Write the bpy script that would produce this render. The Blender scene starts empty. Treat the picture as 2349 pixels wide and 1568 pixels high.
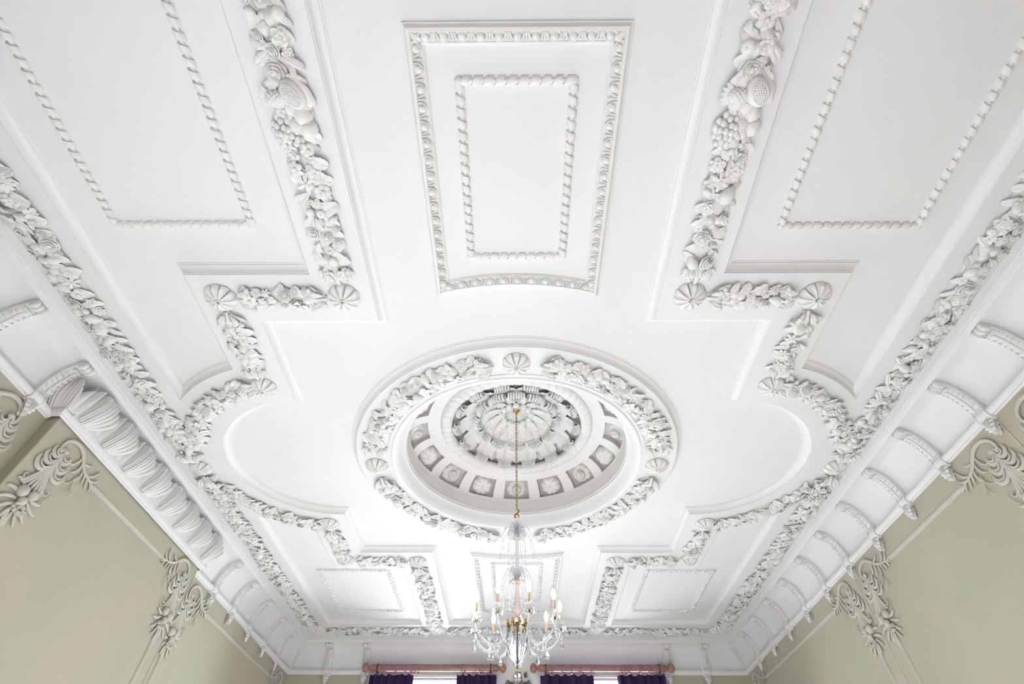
import bpy, math, random
import numpy as np
from mathutils import Matrix, Vector
from mathutils.geometry import tessellate_polygon

PI = math.pi
sc = bpy.context.scene
COL = sc.collection
FLOOR_TO_EYE = 1.5          # the camera stands 1.5 m above the floor; "rel" heights below are from the eye
H = 4.0                     # ceiling bands, above the eye
D = 0.085                   # how far the fields are sunk into the ceiling
YC = 5.643                  # centre of the dome
E0 = FLOOR_TO_EYE

# ------------------------------------------------------------------ camera
cam_d = bpy.data.cameras.new('camera')
cam = bpy.data.objects.new('camera', cam_d); COL.objects.link(cam)
cam_d.sensor_width = 36.0
cam_d.lens = 1137.2 / 2349 * 36
pit, yaw, rol = 0.858991, -0.010418, 0.005343
fw = Vector((math.sin(yaw)*math.cos(pit), math.cos(yaw)*math.cos(pit), math.sin(pit)))
r0 = Vector((math.cos(yaw), -math.sin(yaw), 0)); u0 = r0.cross(fw)
rt = math.cos(rol)*r0 + math.sin(rol)*u0; up = -math.sin(rol)*r0 + math.cos(rol)*u0
mw = Matrix((rt, up, -fw)).transposed().to_4x4(); mw.translation = (-0.0116, 0, E0)
cam.matrix_world = mw
cam_d.clip_start = 0.05
sc.camera = cam

# ------------------------------------------------------------------ light and exposure
sc.view_settings.view_transform = 'Standard'
sc.view_settings.look = 'None'
sc.view_settings.gamma = 1.0
sc.view_settings.use_curve_mapping = False
sc.view_settings.exposure = 0.80
world = bpy.data.worlds.new('daylight'); sc.world = world
world.use_nodes = True
bg = world.node_tree.nodes['Background']
bg.inputs[0].default_value = (0.86, 0.94, 1.0, 1); bg.inputs[1].default_value = 6.0
WIN = [(-1.78, 2.3), (1.84, 2.3)]      # centre x and width of the two windows in the far wall
WZ0, WZ1 = 0.5, 4.86
def window_light(name, x, w, y, z0, z1, face, power, col=(0.90, 0.955, 1.0)):
    l = bpy.data.lights.new(name, 'AREA'); l.shape = 'RECTANGLE'; l.size = w; l.size_y = z1-z0
    l.energy = power; l.color = col
    o = bpy.data.objects.new(name, l); COL.objects.link(o)
    o.location = (x, y, (z0+z1)/2); o.rotation_euler = (face, 0, 0)
    return o
for wx, ww in WIN:                      # daylight coming in at the far windows
    window_light('window_daylight', wx, ww-.1, 12.62, WZ0+.1, WZ1-.05, -PI/2, 190)
sun_d = bpy.data.lights.new('sun', 'SUN'); sun_d.energy = 95; sun_d.angle = .01; sun_d.color = (.97, .97, 1)
sun = bpy.data.objects.new('sun', sun_d); COL.objects.link(sun)
sun.rotation_euler = (math.radians(-71.5), 0, math.radians(3)); sun.location = (0, 20, 15)
cy = sc.cycles
cy.max_bounces = 8; cy.diffuse_bounces = 5; cy.glossy_bounces = 3; cy.transmission_bounces = 8; cy.transparent_max_bounces = 8
cy.caustics_reflective = False; cy.caustics_refractive = False
cy.sample_clamp_indirect = 4.0

# ------------------------------------------------------------------ materials
def mat(name, col, rough=0.7, metal=0.0, vary=0.0, vscale=3.0, bump=0.0, bscale=40.0, trans=0.0, ior=1.45, emit=None, estr=0.0, col2=None, spec=0.35):
    m = bpy.data.materials.new(name); m.use_nodes = True
    nt = m.node_tree; b = nt.nodes['Principled BSDF']
    b.inputs['Base Color'].default_value = (*col, 1); b.inputs['Roughness'].default_value = rough
    b.inputs['Metallic'].default_value = metal; b.inputs['IOR'].default_value = ior
    b.inputs['Specular IOR Level'].default_value = spec
    if trans: b.inputs['Transmission Weight'].default_value = trans
    if emit:
        b.inputs['Emission Color'].default_value = (*emit, 1); b.inputs['Emission Strength'].default_value = estr
    if vary or bump:
        tc = nt.nodes.new('ShaderNodeTexCoord')
    if vary:
        n = nt.nodes.new('ShaderNodeTexNoise'); n.inputs['Scale'].default_value = vscale; n.inputs['Detail'].default_value = 4
        nt.links.new(tc.outputs['Object'], n.inputs['Vector'])
        r = nt.nodes.new('ShaderNodeValToRGB')
        c2 = col2 or tuple(c*(1-vary) for c in col)
        r.color_ramp.elements[0].position = .3; r.color_ramp.elements[0].color = (*c2, 1)
        r.color_ramp.elements[1].position = .7; r.color_ramp.elements[1].color = (*col, 1)
        nt.links.new(n.outputs['Fac'], r.inputs['Fac']); nt.links.new(r.outputs['Color'], b.inputs['Base Color'])
    if bump:
        n2 = nt.nodes.new('ShaderNodeTexNoise'); n2.inputs['Scale'].default_value = bscale; n2.inputs['Detail'].default_value = 3
        nt.links.new(tc.outputs['Object'], n2.inputs['Vector'])
        bp = nt.nodes.new('ShaderNodeBump'); bp.inputs['Strength'].default_value = bump; bp.inputs['Distance'].default_value = .01
        nt.links.new(n2.outputs['Fac'], bp.inputs['Height']); nt.links.new(bp.outputs['Normal'], b.inputs['Normal'])
    return m
M_CEIL = mat('painted_plaster', (.78, .78, .785), .8, vary=.02, vscale=1.2, bump=.06, bscale=25)
M_ORN = mat('moulded_plaster', (.77, .767, .76), .65, vary=.03, vscale=6)
M_DOME = mat('dome_plaster', (.75, .73, .70), .7, vary=.03, vscale=4)
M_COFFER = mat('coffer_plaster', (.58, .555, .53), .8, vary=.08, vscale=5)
M_WALL = mat('sage_wall_paint', (.45, .422, .328), .75, vary=.07, vscale=1.1, bump=.04, bscale=60, col2=(.41, .41, .32))
M_WORN = mat('sage_moulded_plaster', (.545, .54, .47), .65, vary=.04, vscale=6)
M_BRASS = mat('old_brass', (.50, .31, .12), .3, metal=1, vary=.4, vscale=20)
def crystal(name, col, clear, ior):
    """cut glass: clear seen through, bright sharp reflections, a little refraction"""
    m = mat(name, col, .04, trans=.92, ior=ior, spec=.5); nt = m.node_tree
    b = nt.nodes['Principled BSDF']; o = nt.nodes['Material Output']
    t = nt.nodes.new('ShaderNodeBsdfTransparent'); t.inputs[0].default_value = (*col, 1); x = nt.nodes.new('ShaderNodeMixShader'); x.inputs[0].default_value = clear
    nt.links.new(b.outputs[0], x.inputs[1]); nt.links.new(t.outputs[0], x.inputs[2]); nt.links.new(x.outputs[0], o.inputs['Surface'])
    return m
M_GLASS = crystal('clear_glass', (.985, .99, 1), .55, 1.35)
M_ARM = crystal('milky_glass', (.98, .985, 1), .48, 1.3)
_p = M_ARM.node_tree.nodes['Principled BSDF']; _p.inputs['Transmission Weight'].default_value = .45; _p.inputs['Base Color'].default_value = (.95, .96, 1, 1)
M_PINK = crystal('pink_glass', (1, .90, .86), .5, 1.3)
M_SLEEVE = mat('candle_sleeve_card', (.70, .53, .37), .6)
M_BULB = mat('lit_bulb', (1, 1, 1), .4, emit=(1, .93, .84), estr=14)
M_POLE = mat('rose_painted_wood', (.33, .175, .17), .25, vary=.25, vscale=9, spec=.5)
M_RING = mat('rose_painted_ring', (.36, .175, .14), .4, spec=.5)
M_IRON = mat('dark_iron', (.05, .04, .04), .5)
M_CURT = mat('purple_cloth', (.040, .020, .078), .85, vary=.3, vscale=8, bump=.3, bscale=300)
M_CREST = mat('carved_brown_wood', (.17, .105, .10), .6, vary=.3, vscale=10)
M_FRAME = mat('window_paint', (.74, .74, .70), .5)
M_BLIND = mat('white_blind_cloth', (.9, .9, .9), .8, trans=.0)
M_PANE = bpy.data.materials.new('window_glass'); M_PANE.use_nodes = True
_n = M_PANE.node_tree; _n.nodes.clear()
_o = _n.nodes.new('ShaderNodeOutputMaterial'); _m = _n.nodes.new('ShaderNodeMixShader'); _t = _n.nodes.new('ShaderNodeBsdfTransparent')
_g = _n.nodes.new('ShaderNodeBsdfGlossy'); _g.inputs['Roughness'].default_value = .02; _f = _n.nodes.new('ShaderNodeFresnel'); _f.inputs['IOR'].default_value = 1.3
_n.links.new(_f.outputs[0], _m.inputs[0]); _n.links.new(_t.outputs[0], _m.inputs[1]); _n.links.new(_g.outputs[0], _m.inputs[2]); _n.links.new(_m.outputs[0], _o.inputs[0])
M_FLOOR = mat('pale_carpet', (.66, .645, .635), .4, vary=.25, vscale=2.5)
M_ABSORB = mat('light_absorbing_dark', (.14, .11, .09), .5, vary=.3, vscale=4)  # dark finish invented for the unseen near wall, cuts bounced light
M_MIRROR = mat('mirror_glass', (.8, .8, .8), .05, metal=1)

# ------------------------------------------------------------------ mesh building
class MB:
    def __init__(s): s.v = []; s.f = []
    def add(s, pts, faces):
        o = len(s.v); s.v.extend([tuple(p) for p in pts]); s.f.extend([tuple(i+o for i in f) for f in faces])
    def grid(s, P, wu=False, wv=False):
        P = np.asarray(P, float); n, m = P.shape[:2]; fs = []
        for i in range(n if wu else n-1):
            a = i*m; b = ((i+1) % n)*m
            for j in range(m if wv else m-1):
                k = (j+1) % m
                fs.append((a+j, b+j, b+k, a+k))
        s.add(P.reshape(-1, 3), fs)
    def lathe(s, prof, n=24, c=(0, 0, 0), axis='z', caps=False, a0=0, a1=2*PI):
        full = abs(a1-a0-2*PI) < 1e-6
        an = np.linspace(a0, a1, n, endpoint=not full)
        P = []
        for a in an:
            row = []
            for r, z in prof:
                x, y = r*math.cos(a), r*math.sin(a)
                p = (x, y, z) if axis == 'z' else ((x, z, y) if axis == 'y' else (z, x, y))
                row.append((p[0]+c[0], p[1]+c[1], p[2]+c[2]))
            P.append(row)
        s.grid(P, wu=full)
    def ball(s, c, r, nu=10, nv=7, M=None):
        r = (r, r, r) if not hasattr(r, '__len__') else r
        P = []
        for i in range(nu):
            a = 2*PI*i/nu; row = []
            for j in range(nv+1):
                t = PI*j/nv
                p = Vector((r[0]*math.sin(t)*math.cos(a), r[1]*math.sin(t)*math.sin(a), r[2]*math.cos(t)))
                if M is not None: p = M @ p
                row.append((p[0]+c[0], p[1]+c[1], p[2]+c[2]))
            P.append(row)
        s.grid(P, wu=True)
    def box(s, a, b):
        x0, y0, z0 = a; x1, y1, z1 = b
        s.add([(x0, y0, z0), (x1, y0, z0), (x1, y1, z0), (x0, y1, z0), (x0, y0, z1), (x1, y0, z1), (x1, y1, z1), (x0, y1, z1)],
              [(0, 3, 2, 1), (4, 5, 6, 7), (0, 1, 5, 4), (1, 2, 6, 5), (2, 3, 7, 6), (3, 0, 4, 7)])
    def tube(s, pts, rad, n=8, closed=False, flat=1.0, upv=None, caps=True):
        pts = [Vector(p) for p in pts]; N = len(pts)
        if not hasattr(rad, '__len__'): rad = [rad]*N
        ref = Vector(upv) if upv else None; P = []; prev = None
        for i, p in enumerate(pts):
            if closed: t = pts[(i+1) % N]-pts[i-1]
            else: t = pts[min(i+1, N-1)]-pts[max(i-1, 0)]
            if t.length < 1e-9: t = Vector((0, 0, 1))
            t.normalize()
            if ref is not None: a = ref - t*ref.dot(t)
            elif prev is None:
                a = Vector((0, 0, 1)) if abs(t.z) < .9 else Vector((1, 0, 0)); a = a - t*a.dot(t)
            else: a = prev - t*prev.dot(t)
            if a.length < 1e-6: a = t.orthogonal()
            a.normalize(); prev = a; b = t.cross(a)
            P.append([tuple(p + (a*math.cos(2*PI*k/n)*flat + b*math.sin(2*PI*k/n))*rad[i]) for k in range(n)])
        s.grid(P, wu=closed, wv=True)
        if caps and not closed:
            o = len(s.v); s.v.append(tuple(pts[0])); s.v.append(tuple(pts[-1]))
            b0 = o-N*n
            for k in range(n):
                s.f.append((o, b0+(k+1) % n, b0+k)); s.f.append((o+1, b0+(N-1)*n+k, b0+(N-1)*n+(k+1) % n))
    def fill(s, loops, z):
        """flat surface between an outer loop and holes (lists of (x, y))"""
        vs = [Vector((x, y, 0)) for l in loops for x, y in l]
        tr = tessellate_polygon([[Vector((x, y, 0)) for x, y in l] for l in loops])
        s.add([(v.x, v.y, z) for v in vs], [tuple(t) for t in tr])
    def sweep(s, path, prof, closed=True, side=1):
        """profile of (n, z) pairs along a plan path, mitred; n is measured to the left of travel when side = 1"""
        pts = [Vector((p[0], p[1])) for p in path]; N = len(pts); P = []
        for i in range(N):
            d0 = pts[i]-pts[i-1] if (closed or i > 0) else pts[1]-pts[0]
            d1 = pts[(i+1) % N]-pts[i] if (closed or i < N-1) else pts[i]-pts[i-1]
            d0.normalize(); d1.normalize()
            n0 = Vector((-d0.y, d0.x)); n1 = Vector((-d1.y, d1.x)); nn = n0+n1
            nn = nn*(2/max(nn.length_squared, .2))*1.0
            nn = nn*side
            P.append([(pts[i].x+nn.x*a, pts[i].y+nn.y*a, z) for a, z in prof])
        s.grid(P, wu=closed)
    def transform(s, f):
        s.v = [tuple(f(Vector(p))) for p in s.v]; return s
    def mesh(s, name, m, smooth=True, ang=42, fix=False):
        me = bpy.data.meshes.new(name); me.from_pydata(s.v, [], s.f)
        if fix:
            import bmesh
            bm = bmesh.new(); bm.from_mesh(me); bmesh.ops.remove_doubles(bm, verts=bm.verts, dist=1e-5)
            bmesh.ops.recalc_face_normals(bm, faces=bm.faces); bm.to_mesh(me); bm.free()
        if smooth:
            me.polygons.foreach_set('use_smooth', [True]*len(me.polygons))
            if ang: me.set_sharp_from_angle(angle=math.radians(ang))
        me.materials.append(m); me.update()
        return me
    def build(s, name, m, parent=None, smooth=True, ang=42, fix=False, M=None):
        return put(name, s.mesh(name, m, smooth, ang, fix), parent, M)

def put(name, me, parent=None, M=None):
    o = bpy.data.objects.new(name, me); COL.objects.link(o)
    if parent is not None: o.parent = parent
    if M is not None: o.matrix_basis = M
    return o
def tag(o, label=None, cat=None, group=None, kind=None):
    if label: o['label'] = label
    if cat: o['category'] = cat
    if group: o['group'] = group
    if kind: o['kind'] = kind
    return o
def thing(name, label, cat, loc=(0, 0, 0), M=None, group=None):
    o = bpy.data.objects.new(name, None); COL.objects.link(o); o.empty_display_size = .1
    o.matrix_basis = M if M is not None else Matrix.Translation(loc)
    return tag(o, label, cat, group)
def struct(name, mb, m, label, cat, **k):
    return tag(mb.build(name, m, **k), label, cat, kind='structure')
def clone(root, M, label, group=None):
    r = root.copy(); COL.objects.link(r); r.matrix_basis = M
    if label: r['label'] = label
    if group: r['group'] = group
    for ch in list(root.children):
        c = ch.copy(); COL.objects.link(c); c.parent = r
        for g in list(ch.children):
            d = g.copy(); COL.objects.link(d); d.parent = c
    return r
def basis(x, y, z, t):
    m = Matrix((Vector(x), Vector(y), Vector(z))).transposed().to_4x4(); m.translation = Vector(t); return m
def Z(r): return r + E0
def arc(cx, cy, r, a0, a1, n):
    return [(cx+r*math.cos(a), cy+r*math.sin(a)) for a in np.linspace(math.radians(a0), math.radians(a1), n)]
ORD = ['first', 'second', 'third', 'fourth', 'fifth', 'sixth', 'seventh', 'eighth', 'ninth', 'tenth', 'eleventh', 'twelfth']

# a leaf-like surface along a centre line: serrated rim, veins, midrib groove
def leafsurf(mb, C, S, N, wid, nu=18, nv=8, lobes=5, lob=.35, slant=.12, rip=.0, cup=0., groove=.0, phase=0., umax=1.0):
    us = np.linspace(0, umax, nu); vs = np.linspace(-1, 1, nv+1); P = []
    for u in us:
        row = []
        for v in vs:
            av = abs(v)
            ue = min(1.0, u + slant*av*(1-u*.6))
            c = Vector(C(ue)); s_ = Vector(S(ue)); n_ = Vector(N(ue))
            k = .5-.5*math.cos(2*PI*(lobes*u)+phase)
            hw = wid(u)*(1-lob*(1-k)*av)
            h = cup*v*v + rip*(k-.5)*av - groove*math.exp(-(v/.16)**2)
            row.append(tuple(c + s_*(v*hw) + n_*h))
        P.append(row)
    mb.grid(P)

# ------------------------------------------------------------------ ceiling shell
XA, XB, XL0, RL = 1.42, 2.63, 2.63, 1.268
XC_, XD, XE, RQ = 1.975, 4.0, 3.18, 1.88
YA, YF, YCC = 2.483, 5.642, 3.05
def field_loop():
    h = [(XA, YC-YF), (XA, YC-YA), (XB, YC-YA)] + [(XB, YC-RL)] + arc(XL0, YC, RL, -86, 86, 44) + [(XB, YC+RL), (XB, YC+YA), (XA, YC+YA), (XA, YC+YF)]
    return h + [(-x, y) for x, y in reversed(h)]
def corner_loop(sx, sy):
    a1 = -math.degrees(math.acos((XD-XL0)/RQ)); a2 = -math.degrees(math.acos((XE-XL0)/RQ))
    p = [(XC_, -YF), (XD, -YF)] + arc(XL0, 0, RQ, a1, a2, 16) + [(XE, -YCC), (XC_, -YCC)]
    q = [(sx*x, YC - sy*y*-1) if sy > 0 else (sx*x, YC-y) for x, y in p]
    return q if sx*sy > 0 else q[::-1]
LX, LY0, LY1 = 4.64, YC-6.476, YC+6.476
outer = [(-LX, LY0), (LX, LY0), (LX, LY1), (-LX, LY1)]
fields = [field_loop()] + [corner_loop(sx, sy) for sx in (-1, 1) for sy in (-1, 1)]
def ccw(l):
    a = sum(l[i-1][0]*l[i][1]-l[i][0]*l[i-1][1] for i in range(len(l)))
    return l if a > 0 else l[::-1]
fields = [ccw(f) for f in fields]
RR, RH = 2.125, 1.62                     # ring disc and dome opening
mb = MB()
mb.fill([outer] + fields, Z(H))
circ = lambda r, n=96: arc(0, YC, r, 0, 360-360/n, n)
mb.fill([fields[0], circ(RR-.02)], Z(H+D))
for f in fields[1:]: mb.fill([f], Z(H+D))
ring = [[(r*math.cos(a), YC+r*math.sin(a), Z(H)) for r in (RH, (RH+RR)/2, RR)] for a in np.linspace(0, 2*PI, 97)]
mb.grid(ring)
struct('ceiling', mb, M_CEIL, 'white plaster ceiling of flat bands and sunk fields over the whole room', 'ceiling', smooth=False)
# unseen slab added above, so no light leaks through the plaster
mb = MB(); mb.fill([[(-5.5, -2), (5.5, -2), (5.5, 13.2), (-5.5, 13.2)], circ(2.2)], Z(H+.12))
mb.fill([circ(2.3)], Z(5.4))
mb.grid([[(2.25*math.cos(a), YC+2.25*math.sin(a), z) for z in (Z(H+.11), Z(5.41))] for a in np.linspace(0, 2*PI, 49)])
struct('light_block_slab', mb, M_CEIL, 'unseen slab added above the plaster ceiling to block light leaks', 'ceiling', smooth=False)

STEP = [(0, H), (0, H+.014), (.010, H+.014), (.012, H+.022), (.018, H+.032), (.027, H+.044), (.040, H+.056), (.056, H+.065), (.068, H+.068), (.070, H+.078), (.084, H+.080), (.086, H+.088)]
step = [(n, Z(z)) for n, z in STEP]
names = ['stepped moulding around the cross-shaped centre field with round lobes', 'stepped moulding around the near left corner field', 'stepped moulding around the far left corner field',
         'stepped moulding around the near right corner field', 'stepped moulding around the far right corner field']
fields_lab = []
k = 0
for f in fields:
    mb = MB(); mb.sweep(f, step, True, 1); k += 1
    cx = sum(p[0] for p in f)/len(f); cyy = sum(p[1] for p in f)/len(f)
    if k == 1: nm = names[0]
    else: nm = 'stepped moulding around the %s %s corner field' % ('near' if cyy < YC else 'far', 'left' if cx < 0 else 'right')
    struct('trim_%d' % k, mb, M_CEIL, nm, 'moulding')
mb = MB(); mb.sweep(circ(RR), step, True, -1)
struct('trim_6', mb, M_CEIL, 'round stepped moulding edging the raised disc about the dome', 'moulding')
# moulding round the dome opening
mb = MB()
prof = [(RH+.10, H), (RH+.098, H-.012), (RH+.07, H-.016), (RH+.066, H-.006), (RH+.055, H-.006), (RH+.045, H-.022), (RH+.02, H-.026), (RH-.005, H-.012), (RH-.02, H+.012), (RH-.04, H+.03), (RH-.05, H+.06), (RH-.085, H+.10), (RH-.10, H+.125), (RH-.11, H+.13), (RH-.11, H+.16), (RH-.12, H+.165)]
mb.lathe([(r, Z(z)) for r, z in prof], 120, (0, YC, 0))
struct('trim_7', mb, M_CEIL, 'rolled moulding around the round dome opening', 'moulding')

# cornice: flat lip, fascia, hollow cove, all round the room
CT = -.055                               # cove top below the ceiling
CA, CB = .30, .43                        # cove depth and height
CX = .03
rect = [(-LX, LY0), (LX, LY0), (LX, LY1), (-LX, LY1)]
mb = MB(); lip = [(-.135, H), (-.135, H-.008), (-.125, H-.012), (-.05, H-.012), (-.045, H-.005), (-.03, H-.005), (-.022, H-.016), (-.004, H-.018), (0, H-.012), (CX, H+CT)]
mb.sweep(rect, [(n, Z(z)) for n, z in lip], True, -1)
struct('trim_8', mb, M_CEIL, 'white fascia lip between ceiling border and cove', 'cornice')
mb = MB(); cove = [(CX+CA*math.sin(t), H+CT-CB*(1-math.cos(t))) for t in np.linspace(0, PI/2, 14)] + [(CX+CA-.004, H+CT-CB-.012)]
mb.sweep(rect, [(n, Z(z)) for n, z in cove], True, -1)
struct('trim_9', mb, M_CEIL, 'plain hollow white cove between fascia and walls', 'cornice')
WX = LX+CX+CA; WY0 = LY0-CX-CA; WY1 = LY1+CX+CA      # wall faces
RODZ = H+CT-CB-.045
def rodprof(r=.052):
    return [(0, r*1.05), (.012, r*1.05), (.02, r*.8), (.035, r*.8), (.052, r*.38), (.056, r*.2), (.056, -r*.3), (.050, -r*.5), (.036, -r*.85), (.020, -r*.85), (.012, -r*1.1), (0, -r*1.1)]
BRX, BR0, BR1 = -4.86, 4.02, 7.52        # chimney breast front and ends
def rod(name, path, lab, dz=0, side=1):
    mb = MB(); mb.sweep(path, [(n, Z(RODZ+dz+z)) for n, z in rodprof()], False, side)
    return struct(name, mb, M_ORN, lab, 'cornice')
rod('trim_10', [(WX, WY0), (WX, WY1), (3.20, WY1)], 'reeded cornice rod along the right wall and its far corner')
rod('trim_11', [(-3.20, WY1), (-WX, WY1), (-WX, BR1+.02)], 'reeded cornice rod from the far left corner to the chimney breast')
rod('trim_12', [(-WX, BR0-.03), (-WX, WY0)], 'reeded cornice rod on the near left wall')
rod('trim_13', [(-WX, BR1+.04), (BRX+.02, BR1+.04), (BRX+.02, BR0-.03), (-WX, BR0-.03)], 'white cornice rod across the top of the chimney breast', .03)

# walls
mb = MB(); mb.box((WX, WY0-.3, 0), (WX+.3, WY1+.3, Z(H)))
struct('wall_right', mb, M_WALL, 'sage green wall on the right', 'wall', smooth=False)
mb = MB()
for a, b in (((WY0-.3, 0), (.7, Z(H))), ((1.9, 0), (WY1+.3, Z(H))), ((.7, 0), (1.9, .8)), ((.7, 3.0), (1.9, Z(H)))): mb.box((-WX-.3, a[0], a[1]), (-WX, b[0], b[1]))
struct('wall_left', mb, M_WALL, 'sage green wall on the left behind the chimney breast', 'wall', smooth=False)
mb = MB()
for a, b in (((.7, .8), (.76, 3.0)), ((1.84, .8), (1.9, 3.0)), ((.7, .8), (1.9, .86)), ((.7, 2.94), (1.9, 3.0)), ((.7, 1.9), (1.9, 1.95))): mb.box((-WX-.12, a[0], a[1]), (-WX-.06, b[0], b[1]))
struct('window_3', mb, M_FRAME, 'unseen window added in the near left wall to light the right cove', 'window', smooth=False)  # window added out of view to brighten the right side
mb = MB(); mb.box((-WX-.05, BR0, 0), (BRX, BR1, Z(RODZ+.05)))
mb2 = MB(); mb2.box((-WX-.05, BR0+.03, Z(RODZ+.03)), (-4.765, BR1-.02, Z(H-.02))); struct('trim_24', mb2, M_CEIL, 'white plaster frieze behind the acanthus leaves over the chimney breast', 'cornice', smooth=False)
struct('wall_chimney', mb, M_WALL, 'sage green chimney breast standing out from the left wall', 'wall', smooth=False)
mb = MB()
xs = [-WX-.3, WIN[0][0]-WIN[0][1]/2, WIN[0][0]+WIN[0][1]/2, WIN[1][0]-WIN[1][1]/2, WIN[1][0]+WIN[1][1]/2, WX+.3]
for i in range(5):
    if i in (1, 3):
        mb.box((xs[i], WY1, 0), (xs[i+1], WY1+.3, WZ0)); mb.box((xs[i], WY1, WZ1), (xs[i+1], WY1+.3, Z(H)))
    else: mb.box((xs[i], WY1, 0), (xs[i+1], WY1+.3, Z(H)))
struct('wall_far', mb, M_WALL, 'sage green end wall pierced by two windows', 'wall', smooth=False)
mb = MB(); mb.box((-WX-.3, WY0-.3, 0), (WX+.3, WY0, Z(H)))
struct('wall_near', mb, M_ABSORB, 'unseen end wall behind the viewer, darkened to absorb bounced light', 'wall', smooth=False)
mb = MB(); mb.box((-WX-.3, WY0-.3, -.1), (WX+.3, WY1+.3, 0))
struct('floor', mb, M_FLOOR, 'pale grey carpeted floor', 'floor', smooth=False)

mb = MB(); ph, pt = WZ1-.9, Z(H+CT-CB+.085)
for a, c in ((-3.2, WIN[0][0]-WIN[0][1]/2), (WIN[0][0]+WIN[0][1]/2, WIN[1][0]-WIN[1][1]/2), (WIN[1][0]+WIN[1][1]/2, 3.2)): mb.box((a, WY1-.012, 1.2), (c, WY1+.02, pt))
for wx, ww in WIN: mb.box((wx-ww/2-.02, WY1-.012, WZ1), (wx+ww/2+.02, WY1+.02, pt))
struct('trim_25', mb, M_CEIL, 'white plaster panel framing both windows under the cove', 'moulding', smooth=False)
# windows in the far wall: architrave, sash, glass, white blind
for i, (wx, ww) in enumerate(WIN):
    x0, x1 = wx-ww/2, wx+ww/2
    w = tag(bpy.data.objects.new('window_%d' % (i+1), None), 'bright sash window behind the %s pair of purple curtains' % ('left', 'right')[i], 'window', kind='structure')
    COL.objects.link(w); w.location = (wx, WY1, 0)
    T = Matrix.Translation((-wx, -WY1, 0))
    mb = MB()
    ap = [(0, 0), (0, .03), (.02, .045), (.05, .045), (.06, .03), (.11, .03), (.125, .012), (.14, 0)]
    pth = [(x0, WZ0), (x0, WZ1), (x1, WZ1), (x1, WZ0)]
    mb.sweep(pth, ap, False, 1)
    mb.transform(lambda p: Vector((p.x, WY1-.012-p.z, p.y)))
    mb.build('window_architrave', M_FRAME, w, M=T)
    mb = MB(); b = .03
    for a, c in (((x0, WZ0), (x0+b, WZ1)), ((x1-b, WZ0), (x1, WZ1)), ((x0, WZ1-b), (x1, WZ1)), ((x0, WZ0), (x1, WZ0+b)), ((x0, 2.65), (x1, 2.70)), ((wx-.02, WZ0), (wx+.02, 2.65))):
        mb.box((a[0], WY1+.06, a[1]), (c[0], WY1+.10, c[1]))
    mb.build('window_sash', M_FRAME, w, smooth=False, M=T)
    mb = MB(); mb.box((x0, WY1+.077, WZ0), (x1, WY1+.083, WZ1)); mb.build('window_pane', M_PANE, w, smooth=False, M=T)

# ------------------------------------------------------------------ dome over the chandelier
def dprof(t):
    """dome profile: t 0..1 from the top of the plain frieze up to the leafy ring"""
    a = t*PI/2
    return (1.075 + .43*math.cos(a)**1.15 if t < 1 else 1.075, H+.36 + .265*math.sin(a))
def dpt(th, t, off=0.0):
    r, z = dprof(t); e = 1e-3
    ra, za = dprof(max(0, t-e)); rb, zb = dprof(min(1, t+e))
    nx, nz = (zb-za), -(rb-ra); l = math.hypot(nx, nz) or 1
    r += nx/l*off; z += nz/l*off
    return (r*math.cos(th), r*math.sin(th), z-H)
DC = (0, YC, Z(H))
dome = thing('coffered_dome', 'round white coffered plaster dome sunk in the ceiling above the chandelier', 'dome', DC)
mb = MB(); mb.lathe([(1.51, .165), (1.506, .25), (1.505, .36)], 96); mb.build('frieze', M_DOME, dome)
NC = 16; T0, T1 = .10, .66
ribs = MB(); pans = MB()
for i in range(NC):
    c = -PI/2 + 2*PI*i/NC; h = PI/NC; w0 = h*.70
    for a0, a1, ta, tb in ((c-h, c+h, 0, T0), (c-h, c+h, T1, 1), (c-h, c-w0, T0, T1), (c+w0, c+h, T0, T1)):
        ribs.grid([[dpt(a, t) for t in np.linspace(ta, tb, 7)] for a in np.linspace(a0, a1, 7)])
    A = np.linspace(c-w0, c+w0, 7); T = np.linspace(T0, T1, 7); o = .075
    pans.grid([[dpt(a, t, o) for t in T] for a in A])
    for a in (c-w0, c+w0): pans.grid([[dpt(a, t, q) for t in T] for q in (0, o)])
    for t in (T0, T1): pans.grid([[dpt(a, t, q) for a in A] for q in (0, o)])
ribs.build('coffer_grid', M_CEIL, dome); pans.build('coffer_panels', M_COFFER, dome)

def pw(u):
    return .30+.70*math.sin(PI/2*u/.62) if u <= .62 else math.sqrt(max(0, 1-((u-.62)/.385)**2))
def petal(mb, th, r0, r1, w, z0, z1, cup=.25, tip=0.0, nu=8, nv=6, sharp=.75, lift=0.0, pointed=False):
    """one petal in the flower's own frame (z towards the viewer)"""
    d = Vector((math.cos(th), math.sin(th), 0)); s = Vector((-d.y, d.x, 0)); P = []
    us = [0, .2, .42, .62, .78, .9, .97, 1.0] if not pointed else [i/(nu-1) for i in range(nu)]
    for u in us:
        row = []
        hw = w*(pw(u) if not pointed else math.sin(PI*min(1, .10+.90*u)**.8))
        for j in range(nv+1):
            v = -1+2*j/nv
            rr = r0+(r1-r0)*u
            zz = z0+(z1-z0)*u + lift*math.sin(PI*u) + cup*w*v*v*min(1, .3+u) - tip*max(0, u-.65)**2*6 - .06*w*math.exp(-(v/.2)**2)*u
            row.append(tuple(d*rr + s*(v*hw) + Vector((0, 0, zz))))
        P.append(row)
    mb.grid(P)
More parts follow.
